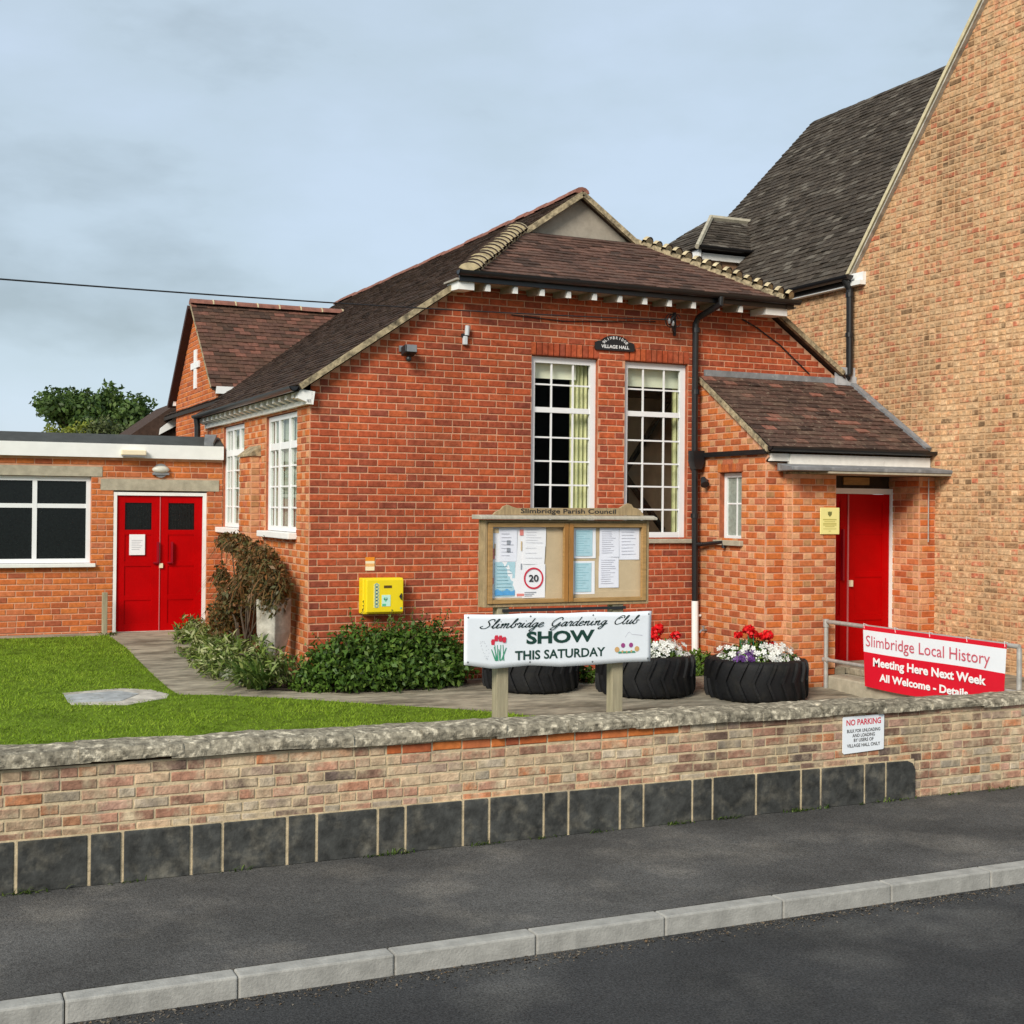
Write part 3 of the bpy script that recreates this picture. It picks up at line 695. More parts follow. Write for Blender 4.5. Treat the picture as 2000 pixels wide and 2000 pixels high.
for w, vbs, pm in ((W1, (3.10, 3.40), M_PANE), (W2, (4.41, 4.72), M_PANEB)):
    fr = window(hall, (0, 0, 0), EX, FN, w[0], w[1], 1.61, 3.855, [], [(3.2, .065)], vbs, (3.515, 2.86, 2.565, 2.27, 1.975), fw=.075, rec=.06, pane_mat=pm)
    mb = MB(); mb.box(w[0] - .06, w[1] + .09, -.055, .08, 1.545, 1.60); mb.build('sill', M_CONC, fr, bevel=.006)
def curtain(x0, x1, y, z0, z1, m, parent, waves=5, amp=.03):
    mb = MB(); n = 40; P = []
    for i in range(n + 1):
        x = x0 + (x1 - x0) * i / n; P.append((x, y + amp * math.sin(i / n * waves * 6.283)))
    mb.add([(x, yy, z0) for x, yy in P] + [(x, yy, z1) for x, yy in P], [(i, i + 1, i + n + 2, i + n + 1) for i in range(n)])
    return mb.build('curtain', m, parent, smooth=True)
curtain(3.44, 3.74, .24, 1.62, 3.9, M_CURT, hall); curtain(4.95, 5.05, .24, 1.62, 3.9, M_CURT, hall, 2); curtain(4.06, 4.17, .24, 1.62, 3.9, M_CURT, hall, 2)
mb = MB(); mb.box(4.2, 5.6, 1.1, 1.2, .2, 3.5); mb.build('reflection_panel', mat('brown_reflection', (.30, .20, .125), rough=.8, var=.35, scale=3, stretch=(1, 1, .5)), hall)  # panel added to give the pane a brown reflection of the building opposite
for q_ in (((4.3, 1.05, 1.9), (5.4, 1.05, 3.5)), ((5.3, 1.04, 1.7), (4.4, 1.04, 2.8)), ((4.7, 1.03, 1.3), (4.7, 1.03, 2.4))):  # added bars for the beams in that reflection
    mb = MB(); mb.bar(q_[0], q_[1], .05, .09, up=(0, 1, 0)); mb.build('reflection_beam', M_ROOM, hall)
mb = MB(); mb.box(2.8, 3.5, .19, .2, 3.60, 3.86); mb.build('roller_blind', M_BLIND, hall)
mb = MB(); mb.box(4.15, 5.0, .19, .2, 3.56, 3.86); mb.build('roller_blind', M_BLIND, hall)
SN = (-1, 0, 0); SU = Vector((0, -1, 0))
for a0, a1 in ((-1.99, -.52), (-4.5, -3.2)):
    L = a1 - a0; c1, c2 = a0 + L * .35, a0 + L * .68
    fr = window(hall, (0, 0, 0), SU, SN, a0, a1, 1.67, 3.10, [(c1, .075), (c2, .075)], [(2.72, .085)], (a0 + L * .18,), (2.47, 2.22, 1.96), fw=.06, rec=.03, pane_mat=M_PANES)
    mb = MB(); mb.box(-.11, .03, -a1 - .03, -a0 + .03, 1.59, 1.665); mb.build('sill', M_WHITE, fr, bevel=.008)
    mb = MB(); mb.box(.10, .105, -a1 - .1, -a0 + .1, 1.6, 3.2); mb.build('net_curtain', M_NET, hall)

# ---- hall roof
roof = link('roof', None, (4.03, 5, 4.7), hall)
K = math.sqrt(1 + .69 ** 2)
T = Tiles(hall, T_HALL, 300)
ZR = lambda x: 3.46 + .69 * x
def hipy(x): return -.42 + (x - 1.80) * 1.57 / 1.33
def uhi(s):
    x = -.16 + s / K
    return .12 if x < 1.78 else (-hipy(x) if x < 3.13 else -1.08)
def ulo(s): return -5.6 if -.16 + s / K < .25 else -12.2
TM = Tiles(hall, T_DARK, 60); TM.slope(roof, (-.16, 0, 3.35), (0, -1, 0), (1, 0, .69), 5.09, ulo, uhi); TM.finish(); T.n = 240
T.slope(roof, (1.80, -.42, 4.745), (1, 0, 0), (0, 1.57, .90), 1.81, lambda s: s / 1.81 * 1.33 + .04, lambda s: 4.46 - s / 1.81 * 1.33 - .04)
def mir(p): return (8.06 - p[0], p[1], p[2])
_unused = [(-.17, -.12, ZR(-.17)), (1.78, -.12, ZR(1.78)), (1.78, -.42, ZR(1.78)), (3.13, 1.15, ZR(3.13)), (3.13, 1.08, ZR(3.13)), (4.03, 1.08, ZR(4.03)), (4.03, 12.2, ZR(4.03)), (.26, 12.2, ZR(.26)), (.26, 5.6, ZR(.26)), (-.17, 5.6, ZR(-.17))]
mb = MB()
def dq(pts): mb.prism([(x, y, ZR(x) - .012) for x, y in pts], (0, 0, -.06))
dq([(-.17, -.12), (.26, -.12), (.26, 5.6), (-.17, 5.6)]); dq([(.26, -.12), (1.78, -.12), (1.78, 12.2), (.26, 12.2)]); dq([(1.78, -.40), (3.13, 1.15), (3.13, 12.2), (1.78, 12.2)]); dq([(3.13, 1.08), (4.03, 1.08), (4.03, 12.2), (3.13, 12.2)])
mb.build('roof_deck', M_DECK, roof)
mb = MB()
def rq(pts): mb.prism([(8.06 - x, y, ZR(x) + .01) for x, y in pts][::-1], (0, 0, -.08))
rq([(.58, -.12), (1.78, -.12), (1.78, 12.2), (.58, 12.2)]); rq([(1.78, -.42), (3.13, 1.15), (3.13, 12.2), (1.78, 12.2)]); rq([(3.13, 1.08), (4.03, 1.08), (4.03, 12.2), (3.13, 12.2)])
mb.build('roof_slope', T_HALL[1], roof)
mb = MB(); mb.prism([(1.80, -.42, 4.73), (6.26, -.42, 4.73), (4.93, 1.15, 5.63), (3.13, 1.15, 5.63)], (0, 0, -.04)); mb.build('roof_deck', M_DECK, roof)
T.finish()
# verges, gablet
for f in (lambda p: p, mir):
    x0_ = -.15 if f((1, 0, 0))[0] == 1 else .62
    mb = MB(); mb.bar(f((x0_, -.115, 3.325 + .69 * (x0_ + .15))), f((1.80, -.115, 4.67)), .06, .065); mb.build('verge_mortar', M_CREAM, roof)
    mb = MB(); mb.bar(f((3.17, 1.07, 5.60)), f((4.03, 1.07, 6.195)), .06, .07); mb.build('verge_mortar', M_CREAM, roof)
mb = MB(); mb.prism([(3.05, 1.2, 5.5), (5.01, 1.2, 5.5), (4.03, 1.2, 6.19)], (0, .1, 0)); mb.build('gablet', M_RENDER, roof)
# bonnets on the two hips
def bonnet_mesh():
    mb = MB(); n = 6; A = []
    for k in range(n + 1):
        t = math.pi * (.10 + .80 * k / n); A.append((math.cos(t) * .15, math.sin(t) * .10 - .03))
    m = n + 1
    vs = [(0, y * .93, z * .86 + .026) for y, z in A] + [(0, y * 1.05, z * 1.05 + .034) for y, z in A] + [(.05, y * 1.04, z * 1.04 + .026) for y, z in A] + [(.07, y * .8, z * .72 - .03) for y, z in A] + [(0, 0, -.03)]
    fs = []; mi = []
    for a_, b_, k_ in ((0, 1, 1), (1, 2, 0), (2, 3, 1)):
        for i in range(n): fs.append((a_ * m + i, a_ * m + i + 1, b_ * m + i + 1, b_ * m + i)); mi.append(k_)
    for i in range(n): fs.append((i + 1, i, 4 * m)); mi.append(0)
    mb.add(vs, fs); me = bpy.data.meshes.new('bonnet_tile'); me.from_pydata(mb.v, [], mb.f); me.materials.append(M_HIPT); me.materials.append(M_HIPB)
    for i, k_ in enumerate(mi): me.polygons[i].material_index = k_
    return me
bme = bonnet_mesh()
for f in (lambda p: p, mir):
    a, b = Vector(f((1.76, -.46, 4.75))), Vector(f((3.12, 1.13, 5.66))); d = (b - a).normalized(); sd = d.cross(EZ).normalized(); up = sd.cross(d)
    M = Matrix((d, -sd, up)).transposed()
    nb = 15
    mb = MB(); mb.bar(a - up * .03 + d * .05, b - up * .03, .20, .09, up=up); mb.build('hip_bedding', M_CREAM, roof)
    for i in range(nb):
        o = link('bonnet_tile', bme, a + (b - a) * (i / nb), roof); o.rotation_euler = (M @ Matrix.Rotation(random.uniform(-.06, .06), 3, 'X')).to_euler(); s = random.uniform(.92, 1.08); o.scale = (1, s, s)
# ridge tiles
def ridge_mesh(name, m, L, r=.11):
    mb = MB(); n = 6; A = [(math.cos(math.pi * k / n) * r, math.sin(math.pi * k / n) * r * .75) for k in range(n + 1)]
    vs = [(0, y, z) for y, z in A] + [(L, y, z) for y, z in A]; mm = n + 1
    mb.add(vs, [(i, i + 1, i + 1 + mm, i + mm) for i in range(n)] + [tuple(range(mm))[::-1], tuple(range(mm, 2 * mm))])
    me = bpy.data.meshes.new(name); me.from_pydata(mb.v, [], mb.f); me.materials.append(m); return me
rme = ridge_mesh('ridge_tile', M_RIDGE, .315)
for i in range(34):
    o = link('ridge_tile', rme, (4.03, 1.08 + i * .326, ZR(4.03) - .03 + random.uniform(-.009, .009) - .02 * math.sin(i / 33 * 3.14)), roof); o.rotation_euler = (0, 0, R(90))
# eaves: rafter feet, gutters, pipes
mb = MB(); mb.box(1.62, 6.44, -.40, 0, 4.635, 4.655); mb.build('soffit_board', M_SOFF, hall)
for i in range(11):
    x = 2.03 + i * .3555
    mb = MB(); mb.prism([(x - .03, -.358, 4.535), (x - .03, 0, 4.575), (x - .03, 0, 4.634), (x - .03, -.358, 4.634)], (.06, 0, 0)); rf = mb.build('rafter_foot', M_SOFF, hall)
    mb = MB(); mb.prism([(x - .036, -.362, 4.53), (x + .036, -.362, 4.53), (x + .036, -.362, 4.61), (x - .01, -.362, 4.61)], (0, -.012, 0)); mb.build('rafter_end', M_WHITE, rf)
for x0, x1 in ((1.66, 1.86), (5.98, 6.32)):
    mb = MB(); mb.prism([(x0, -.37, 4.53), (x0, -.02, 4.55), (x0, -.02, 4.63), (x0, -.37, 4.63)], (x1 - x0, 0, 0)); mb.build('rafter_end', M_WHITE, hall)
def gutter(parent, a, b, r=.055):
    a, b = Vector(a), Vector(b); d = (b - a).normalized(); sd = d.cross(EZ).normalized()
    prof = [(math.cos(t), math.sin(t)) for t in np.linspace(math.pi, 2 * math.pi, 9)]
    pts = [a + sd * (c * r) + EZ * (s * r) for c, s in prof] + [a + sd * (c * r * .85) + EZ * (s * r * .85) for c, s in prof[::-1]]
    mb = MB(); mb.prism(pts, b - a); mb.prism([a + sd * (c * r) + EZ * (s * r) for c, s in prof], d * .01); mb.prism([b + sd * (c * r) + EZ * (s * r) for c, s in prof], d * .01)
    return mb.build('gutter', M_BLACK, parent)
gutter(hall, (1.62, -.455, 4.735), (6.44, -.455, 4.73), .06)
mb = MB(); mb.box(1.66, 6.40, -.405, -.375, 4.62, 4.73); mb.build('fascia', M_BLACK, hall)
gutter(hall, (-.225, -.14, 3.325), (-.225, 5.5, 3.325), .055)
mb = MB(); mb.tube([(5.226, -.47, 4.69), (5.226, -.47, 4.60), (5.20, -.34, 4.56), (5.11, -.12, 4.46), (5.09, -.085, 4.38), (5.09, -.085, 3.0), (5.115, -.085, .79)], .042, 12)
for z in (4.3, 3.5, 1.9): mb.tube([(5.1, -.085, z - .03), (5.1, -.085, z + .03)], .053, 12)
mb.build('downpipe', M_BLACK, hall, smooth=False)
mb = MB(); mb.tube([(5.115, -.085, .80), (5.125, -.085, .02)], .045, 12); mb.box(5.14, 5.21, -.09, -.08, .60, .625); mb.build('downpipe', M_WHITE, hall, label='white painted lower length of downpipe')
mb = MB(); mb.tube([(-.215, 5.42, 3.29), (-.2, 5.42, 3.15), (-.2, 5.42, 2.6)], .045, 10); mb.build('downpipe', M_BLACK, hall)
mb = MB(); mb.box(-.065, -.012, -.10, 5.55, 3.135, 3.19); mb.build('eaves_board', M_OFFW, hall)
mb = MB(); mb.box(-.012, .0, -.1, 5.55, 3.19, 3.30); mb.build('eaves_board', M_DECK, hall)  # dark strip standing in for the shaded gaps between rafter feet
for i in range(19):
    y = .10 + i * .295
    mb = MB(); mb.prism([(-.165, y, 3.215), (-.012, y, 3.17), (-.012, y, 3.31), (-.165, y, 3.29)], (0, .10, 0)); mb.build('rafter_end', M_OFFW, hall)
mb = MB(); mb.prism([(-.175, -.10, 3.20), (0.01, -.10, 3.13), (.03, -.10, 3.28), (-.15, -.10, 3.30)], (0, .09, 0)); mb.build('rafter_end', M_WHITE, hall)
mb = MB(); mb.prism([(5.27, -.03, 3.725), (7.69, -.03, 3.725), (7.69, -.03, 3.80), (5.27, -.03, 3.805)], (0, .022, 0)); mb.build('lead_flashing', M_LEAD, hall)
# lead valley between hall roof and the tall house
mb = MB(); mb.box(7.36, 7.692, -.06, -.035, 3.70, 3.95); mb.box(7.36, 7.692, -.09, -.061, 3.70, 3.82); mb.box(7.45, 7.69, -.034, 2.0, 3.70, 3.90); mb.build('lead_gutter', M_LEADP, hall)
# service cable along the wall
cab = MB().tube([(5.85, -.03, 4.50), (6.05, -.03, 4.42), (6.45, -.03, 4.20), (6.95, -.02, 3.83)], .009, 6); cab.build('wall_cable', M_WIRE, hall)
cab = MB().tube([(2.5, -.02, 4.33), (3.2, -.022, 4.30), (3.9, -.022, 4.34), (4.52, -.03, 4.38)], .007, 6); cab.build('wall_cable', M_WIRE, hall)

# ================================================================== ENTRANCE PORCH
porch = thing('entrance_porch', 'lean-to brick porch with mottled tiled roof over recessed red doors', 'porch', (6.4, -1, -.15))
B = Bricks(porch, MB_ORG, 300, heads=MB_TAN)
PX = 5.23
ps = brick_wall(B, porch, 'side_wall', (PX, 0, 0), (0, -1), -.34, 3.62, 0, lambda z: 1.45 if z < 2.62 else max(.02, (3.66 - z) / .673),
                [(.46, .95, 1.60, 2.45, 1), (.44, .97, 2.45, 2.58)], flemish=True)
soldiers(B, ps, (PX, 0, 0), (0, -1), .42, .99, 2.45, .125)
brick_wall(B, porch, 'front_wall', (0, -1.45, 0), (1, 0), -.34, 2.56, PX, 5.52, phead=.1)
brick_wall(B, porch, 'pier', (5.50, 0, 0), (0, -1), -.34, 2.42, 1.44, 1.62, phead=1)
brick_wall(B, porch, 'pier', (0, -1.62, 0), (1, 0), -.34, 2.42, 5.50, 6.147, flemish=True)
brick_wall(B, porch, 'pier', (6.147, 0, 0), (0, 1), -.34, 2.42, -1.62, -1.05, phead=0)
brick_wall(B, porch, 'pier', (0, -1.62, 0), (1, 0), -.34, 2.42, 7.444, 8.3, phead=.1)
brick_wall(B, porch, 'pier', (7.444, 0, 0), (0, -1), -.34, 2.42, 1.0, 1.62, phead=.6)
B.finish()
mb = MB(); mb.box(5.49, 6.155, -1.63, -1.44, 2.422, 2.45); mb.build('pier_cap', M_CREAM, porch)
fr = window(porch, (PX, 0, 0), SU, SN, .46, .95, 1.605, 2.445, [], [], (.72,), (2.06,), fw=.055, rec=.075, pane_mat=M_OBSC)
mb = MB(); mb.box(PX - .06, PX + .08, -1.0, -.4, 1.535, 1.60); mb.build('sill', M_CONC, fr, bevel=.006)
mb = MB(); mb.tube([(5.12, -.1, 1.53), (5.16, -.2, 1.535), (5.19, -.62, 1.575), (5.19, -.62, 1.50)], .028, 8); mb.build('waste_pipe', M_BLACK, porch)
# roof
proof = link('roof', None, (6.4, -.8, 3.2), porch)
T = Tiles(porch, T_PORCH, 300)
sl = math.sqrt(1.58 ** 2 + .99 ** 2)
T.slope(proof, (PX - .03, -1.58, 2.745), (1, 0, 0), (0, 1.58, .99), sl, lambda s: 0, lambda s: 2.42, th=.018)
T.finish()
mb = MB(); mb.prism([(PX - .03, -1.57, 2.73), (7.69, -1.57, 2.73), (7.69, 0, 3.715), (PX - .03, 0, 3.715)], (0, 0, -.05)); mb.build('roof_deck', M_DECK, proof)
mb = MB(); mb.bar((PX - .035, -1.56, 2.70), (PX - .035, -.01, 3.68), .03, .06); mb.build('verge_mortar', M_CREAM, proof)
mb = MB(); mb.bar((7.64, -1.56, 2.775), (7.64, -.03, 3.745), .09, .05); mb.build('lead_flashing', M_LEAD, proof)
gutter(porch, (PX - .06, -1.62, 2.745), (7.71, -1.62, 2.74), .055)
mb = MB(); mb.box(PX - .055, PX - .012, -1.5, -.06, 2.655, 2.715); mb.build('side_gutter', M_BLACK, porch)
mb = MB(); mb.prism([(5.03, -.03, 2.74), (5.19, -.03, 2.74), (5.19, -.03, 2.6), (5.15, -.03, 2.5), (5.06, -.03, 2.5), (5.03, -.03, 2.6)], (0, -.14, 0)); mb.build('hopper', M_BLACK, porch)
mb = MB(); mb.box(PX + .02, 5.51, -1.535, -1.47, 2.575, 2.665); mb.build('fascia', M_OFFW, porch)
mb = MB(); mb.box(5.51, 7.67, -1.565, -1.49, 2.54, 2.662); mb.build('fascia', M_OFFW, porch)
mb = MB(); mb.prism([(5.36, -1.5, 2.55), (5.26, -1.93, 2.50), (5.26, -1.93, 2.455), (5.36, -1.5, 2.455)], (2.9, 0, 0)); mb.build('lead_canopy', M_LEAD, porch, bevel=.008)
mb = MB(); mb.box(5.8, 8.2, -1.92, -1.0, 2.428, 2.452); mb.build('canopy_board', M_CONC, porch)
# doors
mb = MB(); mb.box(6.147, 7.46, -1.06, -1.0, 2.27, 2.43); mb.build('lintel_panel', mat('dark_brown_timber', (.05, .032, .02), rough=.8, var=.3, scale=10), porch)
mb = MB(); mb.box(6.69, 7.10, -1.085, -1.062, 2.315, 2.41); mb.build('nameplate', M_OAK, porch)
mb = MB(); mb.box(6.10, 6.16, -1.14, -1.0, .06, 2.27); mb.box(7.40, 7.46, -1.14, -1.0, .06, 2.27); mb.box(6.16, 7.40, -1.138, -1.0, 2.20, 2.27); mb.build('door_frame', M_WHITE, porch)
def door_leaf(owner, x0, x1, y, z0, z1, seams, glazed=None, hand=0, label=None):
    mb = MB(); t = .045; st = .11
    mb.box(x0, x0 + st, y, y + t, z0, z1); mb.box(x1 - st, x1, y, y + t, z0, z1)
    zz = [z0] + list(seams) + [z1]
    for a, b in zip(zz, zz[1:]): pass
    for z in zz:
        a, b = (z, z + .1) if z == z0 else ((z - .1, z) if z == z1 else (z - .035, z + .035))
        mb.box(x0 + st, x1 - st, y + .002, y + t, a, b)
    for i, (a, b) in enumerate(zip(zz, zz[1:])):
        if glazed and i == len(zz) - 2: continue
        mb.box(x0 + st, x1 - st, y + .011, y + t - .005, a, b)
    d = mb.build('door_leaf', M_REDP, owner, label=label)
    if glazed:
        a, b = zz[-2], zz[-1]
        mb = MB(); mb.box(x0 + st, x1 - st, y + .022, y + .03, a + .03, b - .09); g = mb.build('glass_panel', M_DGLASS, d)
        for k in range(9):
            xx = x0 + st + (x1 - x0 - 2 * st) * (k + .5) / 9
            mb = MB(); mb.tube([(xx, y + .02, a + .04), (xx, y + .02, b - .1)], .004, 6); mb.build('reed', M_DGLASS, d)
    return d
door_leaf(porch, 6.165, 6.722, -1.12, .075, 2.195, [.62, 1.17, 1.72]); d2 = door_leaf(porch, 6.735, 7.395, -1.12, .075, 2.195, [.62, 1.17, 1.72])
mb = MB(); mb.box(6.722, 6.738, -1.135, -1.11, .075, 2.195); mb.build('door_edge', mat('pale_red_edge', (.55, .16, .16), rough=.4, var=.05), porch)
mb = MB(); mb.box(6.75, 6.79, -1.16, -1.125, 1.02, 1.10); mb.build('lock', M_CREAMS, d2)
mb = MB(); mb.box(6.62, 6.645, -1.17, -1.125, 1.1, 1.75); mb.build('pull_handle', M_REDS, porch)
mb = MB(); mb.tube([(7.66 - .1, -1.66, 2.40), (7.56, -1.66, 1.6)], .008, 6); mb.build('conduit', M_GALV, porch)

# ================================================================== TALL HOUSE ON THE RIGHT
house = thing('tall_brick_house', 'tall buff brick building with steep grey tiled roof, rising behind the porch', 'building', (7.7, 0, 0))
B = Bricks(house, MB_BUFF, 300)
def hu0(z): return -6.15 if 2.3 < z < 5.1 else (1.62 if z <= 2.3 else max(-.1, (z - 5.28) / 1.2 - .035))
def hu1(z): return 6.6 if z < 5.28 else max(hu0(z), 6.6 - (z - 5.28) / 1.2)
hw = brick_wall(B, house, 'side_wall', (7.7, 0, 0), (0, -1), -.6, 9.2, hu0, hu1, mortar=MT_BUFF, phead=.7, jag=.006, pitch=.215, course=.077)
B.finish()
hroof = link('roof', None, (9, 3, 7), house)
T = Tiles(house, T_GREY, 300)
KX = math.sqrt(1 + 1.05 ** 2)
def inside_dormer(c): return c.x < 9.4 and 3.75 < c.y < 6.3 and c.z < 6.3 + (c.x - 7.6) * .5 and c.x > 7.75 and c.z > 5.3
T.slope(hroof, (7.56, 0, 5.16), (0, -1, 0), (1, 0, 1.05), 6.0, lambda s: -6.15, lambda s: -.02, w=.19, g=.115, th=.02, hide=lambda c: 3.85 < c.y < 6.15 and c.z < 7.2 and c.x < 7.66 + (7.05 - 5.16) / 1.05 and c.z > 5.15 and abs(c.y - 5.0) < 1.15 and (6.27 + (1.15 - abs(c.y - 5.0)) * .72 > c.z))
mb = MB(); mb.prism([(7.58, 6.15, 5.15), (7.58, -.02, 5.15), (11.7, -.02, 5.15 + 4.12 * 1.05), (11.7, 6.15, 5.15 + 4.12 * 1.05)], (0, 0, -.06)); mb.build('roof_deck', M_DECK, hroof)
# dormer
dorm = link('dormer', None, (8.4, 5, 6.3), house)
mb = MB(); mb.box(7.66, 9.6, 3.9, 6.1, 5.2, 6.2); mb.build('cheek', mat('dormer_brown_boards', (.28, .16, .09), rough=.85, var=.25, scale=4, stretch=(.4, 1, 9)), dorm)
mb = MB(); mb.box(7.60, 7.655, 3.80, 6.2, 5.98, 6.265); mb.build('fascia', M_WHITE, dorm)
mb = MB(); mb.box(7.70, 9.0, 3.84, 3.895, 6.10, 6.21); mb.build('eaves_board', M_OFFW, dorm)
T2 = T
a, bq = Vector((7.56, 3.76, 6.26)), Vector((8.62, 5, 7.08))
T.slope(dorm, (7.56, 3.76, 6.265), (1, 0, 0), (0, 1.24, .82), math.sqrt(1.24 ** 2 + .82 ** 2), lambda s: s / 1.487 * 1.06, lambda s: 1.30 + s / 1.487 * .78, w=.19, g=.115, th=.02)
T.slope(dorm, (7.56, 5, 6.265), (0, -1, 0), (1.06, 0, .82), 1.34, lambda s: -1.24 * (1 - s / 1.34), lambda s: 1.24 * (1 - s / 1.34), w=.19, g=.115, th=.02)
T.finish()
mb = MB(); mb.add([(7.57, 3.77, 6.25), (9.7, 3.77, 6.25), (9.9, 5, 7.07), (8.62, 5, 7.07), (7.57, 6.23, 6.25), (9.7, 6.23, 6.25)], [(0, 1, 2, 3), (0, 3, 4), (4, 3, 2, 5), (0, 4, 5, 1)]); mb.build('roof_deck', M_DECK, dorm)
mb = MB(); mb.tube([(7.54, 3.74, 6.28), (8.62, 5, 7.11)], .045, 6); mb.build('hip_mortar', M_CONC, dorm)
mb = MB(); mb.tube([(8.6, 5, 7.1), (9.6, 5, 7.1)], .055, 6); mb.build('ridge', M_CONC, dorm)
gutter(dorm, (7.56, 3.73, 6.30), (8.75, 3.73, 6.30), .05)
# eaves, verge, pipe
mb = MB(); mb.box(7.59, 7.69, -.27, 6.1, 5.07, 5.13); mb.build('fascia', M_WHITE, house)
mb = MB(); mb.box(7.64, 7.695, -.27, .06, 5.131, 5.245); mb.build('fascia', M_WHITE, house)
gutter(house, (7.53, 6.1, 5.20), (7.53, -.12, 5.21), .065)
mb = MB(); mb.tube([(7.53, -.02, 5.16), (7.60, -.045, 5.02), (7.60, -.05, 3.86), (7.52, -.1, 3.80)], .047, 12)
for z in (4.95, 4.4): mb.tube([(7.6, -.047, z - .03), (7.6, -.047, z + .03)], .058, 12)
mb.build('downpipe', M_BLACK, house)
mb = MB(); mb.bar((7.665, .07, 5.24), (7.665, -3.3, 9.285), .05, .075, up=(-1, 0, 0)); mb.build('verge_mortar', mat('pale_verge', (.60, .52, .33), rough=.9, var=.2, scale=12), hroof)
mb = MB(); mb.bar((7.685, .00, 5.22), (7.685, -3.36, 9.255), .02, .11, up=(-1, 0, 0)); mb.build('verge_fillet', M_STONE, hroof)

# ================================================================== ANNEXE WITH THE DOUBLE DOORS
AY = 4.5
annexe = thing('flat_roofed_annexe', 'low flat-roofed orange brick annexe with white fascia left of the hall', 'building', (-1, AY, .15))
B = Bricks(annexe, MB_ORG, 300)
aw = brick_wall(B, annexe, 'front_wall', (0, AY, 0), (1, 0), .05, 2.64, -8, -.01,
                [(-1.53, -.24, 0, 2.155, 1), (-1.71, -.065, 2.155, 2.335), (-3.3, -1.835, 1.15, 2.36, 1), (-3.5, -1.69, 2.36, 2.50)], mortar=MT_RED, phead=.08)
B.finish()
mb = MB(); mb.box(-1.71, -.065, AY - .012, AY + .1, 2.175, 2.335); mb.build('lintel', M_CONC, annexe)
mb = MB(); mb.box(-3.5, -1.69, AY - .012, AY + .1, 2.362, 2.50); mb.build('lintel', M_CONC, annexe)
mb = MB(); mb.box(-8, -.02, AY - .10, AY + .02, 2.63, 2.822); mb.build('fascia', M_WHITE, annexe)
mb = MB(); mb.prism([(-8, AY - .10, 2.824), (-8, AY + .25, 2.97), (-8, AY + 3, 2.97), (-8, AY + 3, 2.80), (-8, AY, 2.80)], (7.98, 0, 0)); mb.build('roof', M_FELT, annexe)
mb = MB(); mb.box(-8, .0, AY + .15, AY + 3, -.1, 2.7); mb.build('rear_wall', MT_RED, annexe)
mb = MB(); mb.prism([(-.30, AY - .09, 2.826), (-.17, AY - .09, 2.826), (-.08, AY + .1, 2.95), (-.25, AY + .1, 2.95)], (0, .01, .05)); mb.build('lead_patch', M_LEAD, annexe)
window(annexe, (0, AY, 0), EX, FN, -3.3, -1.835, 1.16, 2.355, [(-2.57, .06)], [(1.95, .06)], (), (), fw=.06, rec=.05, pane_mat=M_DGLASS)
mb = MB(); mb.box(-3.36, -1.775, AY - .08, AY + .05, 1.105, 1.155); mb.build('sill', M_WHITE, annexe, bevel=.006)
mb = MB(); mb.box(-1.53, -1.485, AY + .0, AY + .1, .17, 2.15); mb.box(-.29, -.24, AY, AY + .1, .17, 2.15); mb.box(-1.485, -.29, AY + .002, AY + .1, 2.105, 2.15); mb.build('door_frame', M_WHITE, annexe)
da = door_leaf(annexe, -1.482, -.893, AY + .03, .19, 2.103, [.66, 1.14, 1.585], glazed=True); db = door_leaf(annexe, -.883, -.293, AY + .03, .19, 2.103, [.66, 1.14, 1.585], glazed=True)
mb = MB(); mb.box(-.893, -.883, AY + .02, AY + .06, .19, 2.103); mb.build('door_edge', bpy.data.materials['pale_red_edge'], annexe)
for x in (-.93, -.735): 
    mb = MB(); mb.box(x, x + .025, AY - .02, AY + .03, 1.16, 1.45); mb.box(x - .05, x + .03, AY - .015, AY + .028, 1.145, 1.165); mb.build('pull_handle', M_REDS, db)
mb = MB(); mb.box(-.895, -.845, AY + .0, AY + .03, 1.08, 1.145); mb.build('lock', M_CREAMS, db)
mb = MB(); mb.box(-1.5, -.27, AY - .03, AY + .06, .155, .19); mb.build('threshold', M_STONE, annexe)
t = thing('door_notice', 'white sheet of paper stuck on the left leaf of the annexe doors', 'notice', (-1.2, AY, 1.27))
mb = MB(); mb.box(-1.31, -1.095, AY + .018, AY + .024, 1.265, 1.555); mb.build('paper', M_PAPER, t)
for k in range(6):
    mb = MB(); mb.box(-1.28, -1.13 - .02 * (k % 3), AY + .0165, AY + .0178, 1.47 - k * .026, 1.475 - k * .026); mb.build('print_line', M_INKGR, t)
t = thing('bulkhead_lamp', 'oval grey bulkhead lamp on the brick above the annexe doors', 'wall lamp', (-.895, AY, 2.46))
mb = MB(); mb.ball((-.895, AY - .03, 2.475), .12, 20, 8, (1.02, .5, .45)); mb.build('diffuser', M_LAMPW, t, smooth=True)
mb = MB(); mb.tube([(-.895, AY + .01, 2.46), (-.895, AY - .035, 2.46)], .1, 20); mb.box(-1.01, -.78, AY - .055, AY, 2.40, 2.43); mb.build('base', M_METAL, t)
t = thing('fascia_light_box', 'cream box light fixed on the white fascia above the annexe doors', 'light', (-1.29, AY - .1, 2.66))
mb = MB(); mb.box(-1.46, -1.12, AY - .19, AY - .10, 2.665, 2.74); mb.build('casing', M_CREAMS, t, bevel=.012)
mb = MB(); mb.box(-1.44, -1.14, AY - .18, AY - .105, 2.645, 2.665); mb.build('diffuser', M_METAL, t)
t = thing('wooden_post', 'short grey weathered timber post by the annexe wall beside the red doors', 'post', (-1.66, 4.28, .16))
mb = MB(); mb.box(-1.70, -1.63, 4.25, 4.32, .1, .76); mb.build('shaft', M_POST, t, bevel=.006)
